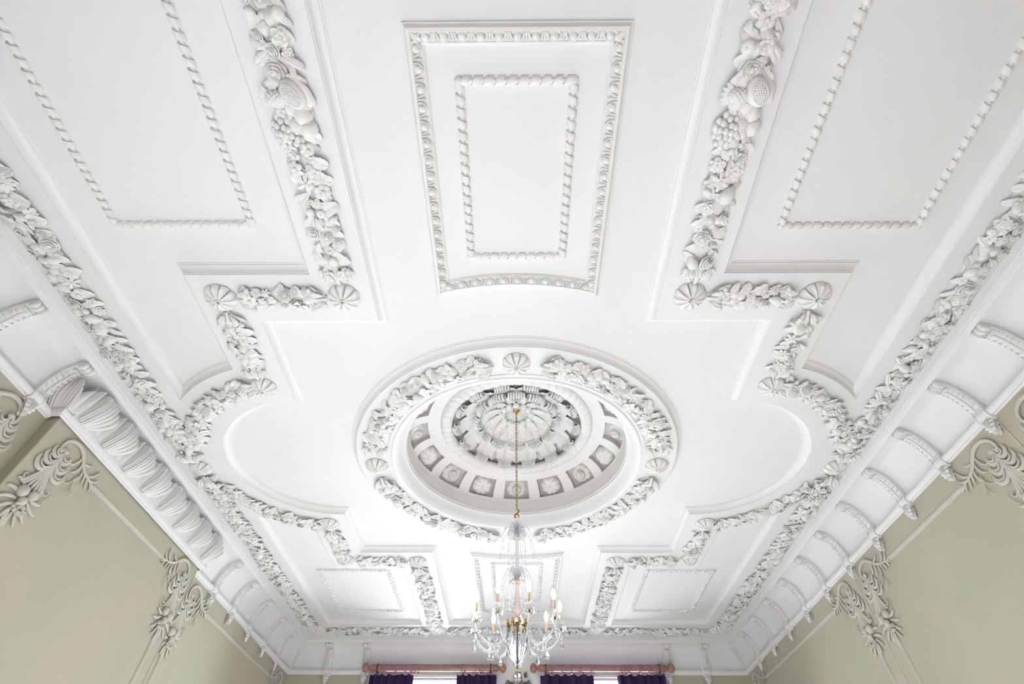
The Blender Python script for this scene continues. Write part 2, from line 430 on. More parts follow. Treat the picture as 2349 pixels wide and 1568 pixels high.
def disk_flower(r=.16):
    mb = MB(); P = []
    n = 72
    for i in range(n):
        a = 2*PI*i/n; sc_ = abs(math.sin(a*4)); row = []
        for j in range(11):
            u = j/10; R = r*(u*(1-.05*(1-sc_)*u*u))
            z = .075*math.sin(PI*min(1, u*.62+.10)) + .03 - .05*u*u - .022*(1-sc_)**4*u + .002*math.cos(a*24)*u
            row.append((R*math.cos(a), R*math.sin(a), z))
        row.append((r*.93*math.cos(a), r*.93*math.sin(a), -.005)); P.append(row)
    mb.grid(P, wu=True)
    return mb
def button(r=.03, z=.06):
    mb = MB(); mb.lathe([(.001, z+.022), (r*.5, z+.018), (r*.62, z+.006), (r*.5, z+.001), (r*.95, z+.012), (r*1.1, z-.002), (r, z-.02)], 14); return mb
def daisy_flower(r=.16):
    mb = MB()
    for k in range(8): petal(mb, 2*PI*k/8, r*.22, r, r*.33, .055, .035, cup=-.28, tip=.035, sharp=.85, nu=9)
    for k in range(8): petal(mb, 2*PI*(k+.5)/8, r*.2, r*.8, r*.2, .02, .012, cup=0)
    mb.lathe([(r*.46, .03), (r*.48, .075), (r*.44, .085), (r*.4, .07), (.001, .06)], 24)
    return mb
def berries(r=.16, n=9):
    mb = MB(); mb.ball((0, 0, .09), .026)
    for k in range(n): mb.ball((r*.27*math.cos(2*PI*k/n), r*.27*math.sin(2*PI*k/n), .078), .021)
    return mb
me_disk = disk_flower().mesh('coffer_flower', M_ORN); me_but = button().mesh('button', M_ORN)
me_daisy = daisy_flower().mesh('coffer_flower', M_ORN); me_berr = berries().mesh('berry_cluster', M_ORN)
for i in range(NC):
    c = -PI/2 + 2*PI*i/NC; tm = .40
    p = Vector(dpt(c, tm, .075)); q = Vector(dpt(c, tm, 0)); n = (q-p).normalized()
    s = Vector((-math.sin(c), math.cos(c), 0)); y = n.cross(s)
    even = i % 2 == 0
    f = put('coffer_flower', me_daisy if even else me_disk, dome, basis(s, y, n, p+n*.002))
    put('berry_cluster' if even else 'button', me_berr if even else me_but, f)
# leafy ring
P = []
for i in range(384):
    a = 2*PI*i/384; row = []
    for j in range(15):
        t = PI*(j/14)*1.25 - .35
        ph = a*56 + 3.4*abs(math.cos(t)); b = ((ph/(2*PI)) % 1.0-.5)*.022 + .014*abs(math.sin(a*84+j*.9))
        rr = .085+b*math.sin(max(0, min(PI, t)))
        r = 1.01 + rr*math.cos(t); z = .632 - rr*.8*math.sin(t)
        row.append((r*math.cos(a), r*math.sin(a), z))
    P.append(row)
mb = MB(); mb.grid(P, wu=True); mb.build('leaf_ring', M_ORN, dome, ang=0)

# acanthus boss in the crown of the dome
boss = thing('acanthus_boss', 'large white acanthus flower boss filling the crown of the dome', 'ceiling boss', DC)
bz = lambda r: .68 + .31*(1-min(1, r/.98)**1.6)
mb = MB(); mb.lathe([(r, bz(r)+.03) for r in [1.06, 1.0] + list(np.linspace(.96, .005, 16))], 64); mb.build('bowl', M_DOME, boss)
def radial(r0, r1, hw, lobes, lob, curl, off, rip, cup, groove, nu=22, nv=10, wk=.6):
    mb = MB()
    L = r1-r0
    def C(u):
        r = r0+L*min(u, .93+.07*u); z = bz(r)-off*(.3+.7*u)
        if u > .72:
            k = (u-.72)/.28; z -= curl*k*k; r -= .35*curl*k**3
        return (r, 0, z)
    def S(u): return (0, 1, 0)
    def N(u): return (0, 0, -1)
    leafsurf(mb, C, S, N, lambda u: hw*(math.sin(PI*min(1, .14+.80*u**.9))**wk)*(1 if u < .80 else math.sqrt(max(0, 1-((u-.80)/.2)**2))), nu, nv, lobes, lob, .05, rip, cup, groove)
    return mb
def ringof(name, mesh, n, ph):
    for k in range(n): put(name, mesh, boss, Matrix.Rotation(ph+2*PI*k/n, 4, 'Z'))
ringof('plain_leaf', radial(.45, .92, .12, 1, 0, .03, .025, 0, -.03, -.014, wk=.45).mesh('plain_leaf', M_ORN), 14, -PI/2)
ringof('acanthus_leaf', radial(.38, .90, .175, 6, .16, .10, .06, .030, .045, .035, wk=.45).mesh('acanthus_leaf', M_ORN), 14, -PI/2+PI/14)
ringof('shell_leaf', radial(.16, .60, .155, 6, .14, .11, .075, .024, .045, .032, wk=.5).mesh('shell_leaf', M_ORN), 12, -PI/2)
def curl_shell(rc, hw, cr, teeth):
    """leaf tip curled over: a ribbed, scalloped roll"""
    mb = MB(); P = []; n = teeth*8
    for i in range(n+1):
        v = -1+2*i/n; rib = abs(math.sin((i/n)*teeth*PI)); e = math.sqrt(max(0, 1-.9*v*v)); row = []
        for j in range(11):
            a = -.60*PI+1.05*PI*j/10
            rr = cr*(.55+.45*e)*(1+.12*(rib-.6)*(.4+.6*j/10))
            row.append((rc-.10*hw*v*v*4+rr*math.sin(a)*.9, v*hw, bz(rc)-.075-.035*e+rr*math.cos(a)-.012*(1-e)))
        P.append(row)
    mb.grid(P)
    for k in range(teeth):
        v = -1+2*(k+.5)/teeth; e = math.sqrt(max(0, 1-.9*v*v)); z0 = bz(rc)-.075-.035*e; rv = rc-.10*hw*v*v*4; w_ = hw/teeth*.95
        mb.tube([(rv+cr*.75, v*hw, z0+.012), (rv+cr*.95, v*hw, z0-cr*.45), (rv+cr*.55, v*hw, z0-cr*(1.05+.1*e)), (rv-cr*.05, v*hw*.97, z0-cr*(1.0+.2*e)), (rv-cr*.55, v*hw*.95, z0-cr*.75)], [w_*.8, w_, w_*1.05, w_*.9, w_*.3], 8)
    return mb
ringof('curled_tip', curl_shell(.575, .125, .056, 7).mesh('curled_tip', M_ORN, ang=60), 12, -PI/2)
ringof('curled_tip', curl_shell(.875, .105, .046, 6).mesh('curled_tip', M_ORN, ang=60), 14, -PI/2+PI/14)
ringof('inner_petal', radial(.03, .20, .055, 1, 0, .03, .05, 0, .02, .0, nu=12, nv=6).mesh('inner_petal', M_ORN), 12, 0)
mbt = MB(); mbt.ball((.205, 0, bz(.2)-.085), (.042, .052, .042), 12, 8)
ringof('petal_tip', mbt.mesh('petal_tip', M_ORN), 12, 0)

# ------------------------------------------------------------------ garland pieces (unit size, z away from the ceiling)
def flower(n, layers, center, seed=0):
    mb = MB()
    for (r0, r1, w, z0, z1, cup, lift, off) in layers:  # one ring of petals each
        for k in range(n): petal(mb, 2*PI*(k+off)/n, r0, r1, w, z0, z1, cup, .10, lift=lift, nu=6, nv=6)
    if center: mb.ball((0, 0, center[1]), (center[0], center[0], center[0]*.7), 9, 5)
    mb.lathe([(.55, -.1), (.5, .25), (.1, .34)], 10)
    return mb
def rose():
    mb = MB()
    for n, r, z, w, off in ((5, 1.0, .10, .92, 0), (5, .80, .34, .88, .5), (4, .58, .54, .95, .2), (3, .36, .70, 1.15, .6)):
        for k in range(n):
            th = 2*PI*(k+off)/n; d = Vector((math.cos(th), math.sin(th), 0)); s = Vector((-d.y, d.x, 0)); P = []
            for i, u in enumerate((0, .3, .6, .8, .92, 1.0)):
                row = []
                for j in range(9):
                    v = -1+2*j/8; a = v*w
                    rr = r*(.42+.58*u)*(1-.14*v*v*u+.11*v+.03*math.sin(5*v+k))
                    dd = d*math.cos(a)+s*math.sin(a)
                    zz = z+.34*u**1.5*(1-.45*v*v)-.24*(max(0, u-.7)/.3)**2+.14*v
                    row.append(tuple(dd*rr + Vector((0, 0, zz))))
                P.append(row)
            mb.grid(P)
    mb.lathe([(.7, -.1), (.55, .3), (.34, .66), (.2, .86), (.01, .92)], 12)
    return mb
def leaf_piece(lobes=5, wid=.46, lob=.15, fold=.22):
    mb = MB()
    C = lambda u: (-1+2*u, .12*math.sin(2.4*u), .30+.30*math.sin(PI*u*.9)-.22*u*u)
    leafsurf(mb, C, lambda u: (0, 1, 0), lambda u: (0, 0, 1), lambda u: wid*(pw(u)-.12*(1-u)), 18, 8, lobes, lob, .05, .10, fold-.32, .10)
    mb.tube([(-1.05, 0, .18), (-1.3, -.05, .1)], [.07, .05], 6)
    return mb
def vine_leaf():
    mb = MB(); P = []; n = 72
    for i in range(n):
        a = 2*PI*i/n; lobe = abs(math.cos(a*1.5)); rim = .70+.36*lobe**.55+.045*abs(math.sin(a*10.5)); row = []
        for j in range(8):
            u = j/7
            row.append((rim*u*math.cos(a), rim*u*math.sin(a), .40+.26*math.sin(PI*min(1, u*.9))*lobe**.5-.20*(1-lobe)*u-.24*u**3+.02*math.cos(a*9)*u))
        row.append((rim*.88*math.cos(a), rim*.88*math.sin(a), .05)); P.append(row)
    mb.grid(P, wu=True); mb.ball((0, 0, .42), .07, 7, 5)
    return mb
def fruit(kind):
    mb = MB(); P = []; nu, nv = 20, 12
    for i in range(nu):
        a = 2*PI*i/nu; row = []
        for j in range(nv+1):
            t = PI*j/nv; r = 1.0
            if kind == 'apple': r = .78*(1-.22*math.exp(-(t/.35)**2)); x, y, z = r*math.sin(t)*math.cos(a), r*math.sin(t)*math.sin(a), .45+r*math.cos(t)*.85
            elif kind == 'plum': r = .7*(1-.10*math.exp(-((a-PI/2)/.22)**2)); x, y, z = 1.0*math.cos(t), r*math.sin(t)*math.cos(a), .4+r*math.sin(t)*math.sin(a)
            elif kind == 'pear': q = (.62+.22*math.cos(t-.3)-.10*math.cos(2*t)); x, y, z = 1.05*math.cos(t), q*math.sin(t)*math.cos(a)*.9, .38+q*math.sin(t)*math.sin(a)*.9
            row.append((x, y, z))
        P.append(row)
    mb.grid(P, wu=True)
    if kind == 'apple': mb.lathe([(.12, 1.02), (.05, 1.08), (.02, 1.02)], 6)
    return mb
def pomegranate():
    mb = MB(); P = []
    for i in range(28):
        a = 2*PI*i/28; row = []
        for j in range(15):
            t = PI*j/14
            n = Vector((math.sin(t)*math.cos(a), math.sin(t)*math.sin(a), math.cos(t)))
            row.append((n.x*1.0, n.y*.74, .35+n.z*.62))
        P.append(row)
    mb.grid(P, wu=True)
    leafsurf(mb, lambda u: (-1.15+2.4*u, .55+.1*u, .26+.2*math.sin(PI*u)), lambda u: (0, 1, 0), lambda u: (0, 0, 1), lambda u: .46*math.sin(PI*min(1, .06+.9*u)), 12, 6, 3, .1, .1, .04, -.2, .05)
    for ix in range(-4, 5):
        for iy in range(-2, 3):
            x, y = ix*.15+(iy % 2)*.07, iy*.14
            if (x/.68)**2+(y/.40)**2 < 1: mb.ball((x, y, .35+.62*math.sqrt(max(0, 1-x*x-(y/.74)**2))), (.085, .075, .06), 6, 4)
    mb.tube([(.72*math.cos(a), .45*math.sin(a), .36+.62*math.sqrt(max(0, 1-.52*math.cos(a)**2-.37*math.sin(a)**2))) for a in np.linspace(0, 2*PI, 25)[:-1]], .07, 6, True)
    return mb
def pineapple():
    mb = MB(); P = []; nu, nv = 60, 40
    for i in range(nu):
        a = 2*PI*i/nu; row = []
        for j in range(nv+1):
            t = PI*j/nv; q = .10*(abs(math.sin(a*5+t*6.5))*abs(math.sin(a*5-t*6.5)))**.7 if 1 < j < nv-1 else 0
            r = .64+q*1.6
            row.append((.95*math.cos(t), r*math.sin(t)*math.cos(a), .38+r*math.sin(t)*math.sin(a)))
        P.append(row)
    mb.grid(P, wu=True)
    for k in range(5): petal(mb, PI+(k-2)*.32, .75, 1.6, .20, .50, .36, .1, pointed=True)
    return mb
def grapes():
    mb = MB(); rnd = random.Random(5)
    for r_, n, z in ((0, 1, .62), (.38, 6, .52), (.74, 11, .34), (1.02, 13, .14)):
        for k in range(n):
            a = 2*PI*(k+.3*rnd.random())/max(1, n)+r_*3
            mb.ball((r_*math.cos(a)*1.12, r_*math.sin(a)*.9, z+.06*rnd.random()), (.25, .21, .21), 9, 6)
    mb.lathe([(.85, -.1), (.7, .25), (.1, .45)], 12)
    return mb
def bud():
    mb = MB()
    for k in range(5): petal(mb, (k-2)*.42, -.2, .9, .22, .25+.1*(2-abs(k-2)), .45, -.3, .1)
    mb.ball((-.25, 0, .3), (.5, .34, .34), 10, 7); mb.tube([(-.6, 0, .25), (-1.1, .1, .1)], [.12, .08], 6)
    return mb
def cup_leaf():
    mb = MB()
    for sgn in (-1, 1):
        C = lambda u: (-.15+1.1*u, sgn*(.22+.80*u-.25*u*u), .35+.40*math.sin(PI*u*.8)-.2*u*u)
        leafsurf(mb, C, lambda u: (-.5*sgn*0-.55, sgn*.55, 0.1), lambda u: (0, 0, 1), lambda u: .46*math.sin(PI*min(1, .16+.80*u)), 14, 8, 4, .30, .12, .12, -.16, .12)
        mb.ball((.80, sgn*.92, .42), (.20, .20, .2), 8, 6)
    mb.tube([(-.35, 0, .2), (0, 0, .34), (.5, 0, .38), (.9, 0, .3)], [.10, .16, .17, .08], 10)
    leafsurf(mb, lambda u: (-.2+1.35*u, 0, .42+.22*math.sin(PI*u)-.15*u*u), lambda u: (0, 1, 0), lambda u: (0, 0, 1), lambda u: .34*(pw(u)-.15*(1-u)), 14, 8, 4, .2, .1, .08, -.14, .08)
    return mb
PIECES = {
    'rose': rose(), 'five_petal_flower': flower(5, [(.12, .98, .42, .38, .34, .25, .10, 0), (.1, .60, .26, .5, .56, .3, .05, .5)], (.17, .62)),
    'open_flower': flower(6, [(.15, 1.0, .36, .34, .26, -.3, .16, 0)], (.26, .48)), 'daisy': flower(9, [(.2, 1.0, .22, .36, .28, -.25, .08, 0), (.15, .62, .16, .46, .46, -.2, .05, .5)], (.22, .52)),
    'lily': flower(6, [(.05, 1.12, .22, .5, .40, -.5, .10, 0)], (.16, .6)), 'four_petal_flower': flower(4, [(.1, .98, .46, .42, .36, .25, .06, 0)], (.13, .5)),
    'leaf': leaf_piece(), 'broad_leaf': leaf_piece(3, .60, .09, .34), 'slender_leaf': leaf_piece(1, .34, 0, .1), 'vine_leaf': vine_leaf(), 'apple': fruit('apple'), 'plum': fruit('plum'), 'pear': fruit('pear'),
    'pomegranate': pomegranate(), 'pineapple': pineapple(), 'grape_bunch': grapes(), 'bud': bud(), 'leaf_collar': cup_leaf()}
PM = {k: v.mesh(k, M_ORN, ang=60) for k, v in PIECES.items()}
SMALL = ['rose', 'rose', 'rose', 'five_petal_flower', 'five_petal_flower', 'five_petal_flower', 'open_flower', 'open_flower', 'daisy', 'lily', 'four_petal_flower', 'four_petal_flower', 'apple', 'plum', 'pear', 'bud', 'leaf', 'broad_leaf']
BIG = ['pomegranate', 'grape_bunch', 'vine_leaf', 'pineapple', 'vine_leaf', 'grape_bunch']

def garland(label, path, width, seed, collars=(True, True), special=None, zc=H, sizes=1.0):
    """a moulded band of fruit and flowers under the ceiling, along a plan path"""
    rnd = random.Random(seed)
    P = [Vector((p[0], p[1])) for p in path]
    cum = [0.0]
    for i in range(1, len(P)): cum.append(cum[-1]+(P[i]-P[i-1]).length)
    L = cum[-1]
    def at(s):
        s = max(0, min(L, s)); i = 1
        while i < len(P)-1 and cum[i] < s: i += 1
        t = (s-cum[i-1])/max(1e-9, cum[i]-cum[i-1]); p = P[i-1].lerp(P[i], t); d = (P[i]-P[i-1]).normalized()
        return p, d
    mid, _ = at(L/2)
    O = Vector((mid.x, mid.y, Z(zc)))
    g = thing('fruit_garland', label, 'garland', O)
    # backing mound
    mb = MB(); n = max(2, int(L/.12)+1); rows = []
    for i in range(n+1):
        s = .03+(L-.06)*i/n; p, d = at(s); nn = Vector((d.y, -d.x)); row = []
        wv = width*.40*(1+.12*math.sin(i*2.1+seed))*(.5 if i in (0, n) else 1)
        for j in range(7):
            a = PI*j/6; q = p+nn*(wv*math.cos(a)); row.append((q.x-O.x, q.y-O.y, .0-.028*math.sin(a)))
        rows.append(row)
    mb.grid(rows); mb.build('backing', M_ORN, g)
    def place(kind, s, y, r, rot, z, tilt=0.0, tdir=0.0):
        p, d = at(s); q = p+Vector((d.y, -d.x))*y
        m = basis((d.x, d.y, 0), (d.y, -d.x, 0), (0, 0, -1), (q.x-O.x, q.y-O.y, -z))
        m = m @ Matrix.Rotation(rot, 4, 'Z') @ Matrix.Rotation(tilt, 4, Vector((-math.sin(tdir-rot), math.cos(tdir-rot), 0))) @ Matrix.Diagonal((r, r, r, 1))
        put(kind, PM[kind], g, m)
    s0, s1 = (.12 if collars[0] else .02), L-(.12 if collars[1] else .02)
    if collars[0]: place('leaf_collar', .06, 0, width*.52, 0, .010)
    if collars[1]: place('leaf_collar', L-.06, 0, width*.52, PI, .010)
    # leaves below and along both edges
    s = s0
    while s < s1:
        for sg in (-1, 1):
            place(rnd.choice(['leaf', 'broad_leaf', 'slender_leaf', 'broad_leaf']), s+rnd.uniform(-.03, .03), sg*width*rnd.uniform(.26, .36), rnd.uniform(.078, .105)*sizes, sg*rnd.uniform(.3, 1.2)+(PI-sg*1.5 if rnd.random() < .25 else 0), rnd.uniform(.0, .014), rnd.uniform(-.1, .25), sg*PI/2)
        if rnd.random() < .6:
            place(rnd.choice(['broad_leaf', 'leaf', 'vine_leaf']), s+.05, width*rnd.uniform(-.14, .14), rnd.uniform(.08, .10)*sizes, rnd.uniform(-PI, PI), .022, 0, 0)
        s += .125
    placed = []
    def ok(s, y, r): return all((s-a)**2+(y-b)**2 > ((r+c)*.72)**2 for a, b, c in placed)
    for kind, ss, y, r, rot in (special or []):
        place(kind, ss, y, r, rot, .022); placed.append((ss, y, r))
    s = s0+.35*rnd.random(); k = rnd.randrange(6)
    while not special and s < s1-.1 and L > .7:
        r = rnd.uniform(.080, .10)*sizes; y = rnd.choice((-1, 1))*width*rnd.uniform(.02, .16)
        if ok(s, y, r):
            place(BIG[k % 6], s, y, r, rnd.uniform(-.6, .6), .018, rnd.uniform(-.1, .2), math.copysign(PI/2, y)); placed.append((s, y, r))
        k += 1; s += rnd.uniform(.45, .8)
    tries = int(L*420)
    for _ in range(tries):
        s = rnd.uniform(s0, s1); y = rnd.uniform(-.40, .40)*width; r = rnd.choice((.045, .055, .065, .074, .082))*rnd.uniform(.92, 1.08)*sizes
        if abs(y)+r*.8 > width*.53 or not ok(s, y, r): continue
        e = abs(y)/(width*.5)
        kind = rnd.choice(SMALL)
        place(kind, s, y, r, rnd.uniform(-PI, PI), .010+.034*(1-e*e)+rnd.uniform(-.006, .01), rnd.uniform(0, .30)+.55*e, math.copysign(PI/2, y))
        placed.append((s, y, r))
    return g

# big rosettes at the turns of the garlands
def rosette_meshes(R=.158):
    mb = MB(); n = 200; P = []
    for i in range(n):
        a = 2*PI*i/n; f = (a*10/(2*PI)) % 1.0; e = abs(f-.5)*2     # 0 mid-petal, 1 at a seam
        row = []
        for j in range(13):
            u = j/12
            R_ = R*(1-.42*max(0, e-.50)**2*u)*(.16+.84*u)
            z = .046+.044*(1-u**1.7)-.030*(max(0, u-.80)/.2)**2 - .048*max(0, (e-.80)/.20)**1.3*min(1, u*2.0) - .011*(1-(e/.72)**2 if e < .72 else 0)*math.sin(PI*min(1, u*.90)) + .004*math.exp(-((e-.66)/.14)**2)*min(1, 2*u)
            row.append((R_*math.cos(a), R_*math.sin(a), z))
        row.append((R*.86*math.cos(a), R*.86*math.sin(a), -.004)); P.append(row)
    mb.grid(P, wu=True)
    c = MB(); c.lathe([(.031, .06), (.034, .092), (.029, .100), (.022, .092), (.018, .086)], 16)
    c.tube([(.017*math.cos(t)*(1-t/9), .017*math.sin(t)*(1-t/9), .092+.004*t) for t in np.linspace(0, 4.4, 12)], .007, 6)
    return mb.mesh('petals', M_ORN, ang=50), c.mesh('seed_curl', M_ORN)
ME_P, ME_C = rosette_meshes()
def rosette(x, y, label, rot=0, s=1.0, z=H):
    m = basis((1, 0, 0), (0, -1, 0), (0, 0, -1), (x, y, Z(z))) @ Matrix.Rotation(rot, 4, 'Z') @ Matrix.Scale(s, 4)
    t = thing('plaster_rosette', label, 'rosette', M=m, group='rosettes on the ceiling bands')
    put('petals', ME_P, t); put('seed_curl', ME_C, t)
    return t
GX1, GX2, GXB = 1.70, 2.92, 4.31
N1, F1 = 2.85, 2*YC-2.87
N2, F2 = 4.12, 2*YC-4.12
for sx, sd in ((-1, 'left'), (1, 'right')):
    rosette(sx*GX1, N1, 'white rosette where the long near %s garland meets its short crossbar' % sd)
    rosette(sx*GX2, N1, 'white rosette at the outer end of the near %s short crossbar garland' % sd)
    rosette(sx*GX2, N2, 'white rosette starting the curved garland near the %s lobe, camera side' % sd, s=.96)
    rosette(sx*GXB, 5.69, 'white rosette midway along the %s border garland, beside the round lobe' % sd, s=.92)
    rosette(sx*GX2, F2, 'white rosette ending the curved garland on the window side of the %s lobe' % sd)
    rosette(sx*GX2, F1-.06, 'white rosette at the outer end of the far %s short crossbar garland' % sd)
    rosette(sx*GX1, F1, 'white rosette where the long far %s garland meets its short crossbar' % sd)
    rosette(sx*1.67, 11.54, 'white rosette on the window-side border at the foot of the long far %s garland' % sd)
    rosette(sx*4.24, 11.48, 'white rosette in the far %s corner of the ceiling border' % sd)
for a, nm in ((-90, 'camera side of the dome ring garland, above the chain'), (180, 'left side of the dome ring garland'), (0, 'right side of the dome ring garland'), (90, 'window side of the dome ring garland behind the chandelier')):
    rosette(1.89*math.cos(math.radians(a)), YC+1.89*math.sin(math.radians(a)), 'white rosette on the ' + nm, s=.98)
def line(a, b, n=2): return [(a[0]+(b[0]-a[0])*i/(n-1), a[1]+(b[1]-a[1])*i/(n-1)) for i in range(n)]
for sx, sd in ((-1, 'left'), (1, 'right')):
    q = 1 if sx < 0 else 2
    sp = [('lily', .42, -.06, .085, .3), ('pear', .52, .07, .12, .6), ('open_flower', .80, -.01, .075, 0), ('rose', 1.10, -.03, .085, .4), ('pomegranate', 1.24, .06, .115, .5), ('pineapple', 1.27, -.075, .085, 1.5),
          ('vine_leaf', 1.46, .06, .115, .8), ('grape_bunch', 1.52, -.065, .115, 0), ('five_petal_flower', 1.84, .06, .085, 0), ('lily', 1.92, -.03, .09, 0), ('vine_leaf', 2.3, .02, .07, 0)]
    garland('thick fruit garland running from the near edge to the near %s rosettes' % sd, line((sx*GX1, -.25), (sx*GX1, N1-.16)), .27, 11*q, (False, True), sp)
    garland('short crossbar garland between the two near %s rosettes' % sd, line((sx*(GX1+.15), N1), (sx*(GX2-.15), N1)), .24, 12*q)
    garland('short garland along the edge of the near %s corner field' % sd, line((sx*GX2, N1+.15), (sx*GX2, N2-.14)), .24, 13*q)
    r_ = 1.60
    a0, a1 = -78, -18
    pa = [(sx*(XL0+r_*math.cos(math.radians(a))), YC+r_*math.sin(math.radians(a))) for a in np.linspace(a0, a1, 18)]
    garland('curved fruit garland hugging the %s lobe on the camera side' % sd, pa, .25, 14*q, (True, False))
    pb = [(x, 2*YC-y) for x, y in pa]
    garland('curved fruit garland hugging the %s lobe on the window side' % sd, pb[::-1], .25, 15*q, (False, True))
    garland('short garland along the edge of the far %s corner field' % sd, line((sx*GX2, F2+.15), (sx*GX2, F1-.20)), .24, 16*q)
    garland('short crossbar garland between the two far %s rosettes' % sd, line((sx*(GX2-.15), F1-.03), (sx*(GX1+.15), F1)), .24, 17*q)
    garland('long fruit garland from the far %s crossbar to the window-side border' % sd, line((sx*GX1, F1+.15), (sx*GX1, 11.40)), .27, 18*q)
    garland('long border garland beside the %s cove, from the near edge to the middle rosette' % sd, line((sx*GXB, .6), (sx*GXB, 5.54)), .29, 19*q, (False, True))
    garland('long border garland beside the %s cove, from the middle rosette to the far corner' % sd, line((sx*GXB, 5.84), (sx*GXB, 11.36)), .29, 20*q)
    garland('border garland on the window side from the %s corner to the next rosette' % sd, line((sx*4.08, 11.57), (sx*1.82, 11.57)), .26, 21*q)
garland('border garland on the window side between its two inner rosettes, behind the chandelier', line((-1.52, 11.57), (1.52, 11.57)), .26, 77)
for a0, a1, nm in ((-172.5, -97.5, 'near left'), (-82.5, -7.5, 'near right'), (7.5, 82.5, 'far right'), (97.5, 172.5, 'far left')):
    garland('quarter of the round fruit garland on the %s of the dome ring' % nm, arc(0, YC, 1.885, a0, a1, 40), .28, int(a0*3)+900)

# ------------------------------------------------------------------ twisted ribbon frames and egg-and-dart frames
def rope_rail(a, b, pitch=.086, R=.036):
    """a half-round rod wrapped by a ribbon; a, b are plan points; lies under z = 0"""
    a, b = Vector(a), Vector(b); L = (b-a).length; d = (b-a).normalized(); n = Vector((-d.y, d.x)); mb = MB()
    def pt(s, ang, r): 
        q = a+d*s+n*(r*math.cos(ang)); return (q.x, q.y, -r*math.sin(ang))
    mb.grid([[pt(s, PI*j/8, R*.52) for j in range(9)] for s in (0, L)])
    k = max(3, round(L/pitch)); p = L/k
    for i in range(k):
        s0 = i*p; P = []
        for j in range(11):
            t = j/10; ang = PI*t; sh = s0+p*.46*t
            P.append([pt(sh, ang, R*.46), pt(sh, ang, R*1.0), pt(sh+p*.05, ang, R*1.05), pt(sh+p*.30, ang, R*1.03), pt(sh+p*.58, ang, R*1.05), pt(sh+p*.63, ang, R*1.0), pt(sh+p*.63, ang, R*.46)])
        mb.grid(P)
    return mb
def rope_frame(label, x0, x1, y0, y1):
    x0, x1, y0, y1 = [q*1.0062 for q in (x0, x1, y0, y1)]
    z = H+D; c = ((x0+x1)/2, (y0+y1)/2)
    t = thing('ribbon_twist_frame', label, 'moulded frame', (c[0], c[1], Z(z)))
    q = [(x0-c[0], y0-c[1]), (x1-c[0], y0-c[1]), (x1-c[0], y1-c[1]), (x0-c[0], y1-c[1])]
    for i in range(4): rope_rail(q[i], q[(i+1) % 4]).build('rail', M_ORN, t, ang=35)
    mb = MB()
    for x, y in q: mb.ball((x, y, -.008), (.036, .036, .030), 10, 6)
    mb.build('corner_knot', M_ORN, t)
rope_frame('twisted ribbon frame inside the near egg-and-dart frame', -.425, .43, .935, 2.43)
rope_frame('twisted ribbon frame inside the far egg-and-dart frame behind the chandelier', -.425, .43, 8.64, 10.2)
rope_frame('twisted ribbon frame in the near left corner field', -3.60, -2.375, .25, 2.09)
rope_frame('twisted ribbon frame in the near right corner field', 2.37, 3.59, .25, 2.13)
rope_frame('twisted ribbon frame in the far left corner field', -3.55, -2.31, 8.90, 10.70)
rope_frame('twisted ribbon frame in the far right corner field', 2.33, 3.52, 8.90, 10.68)
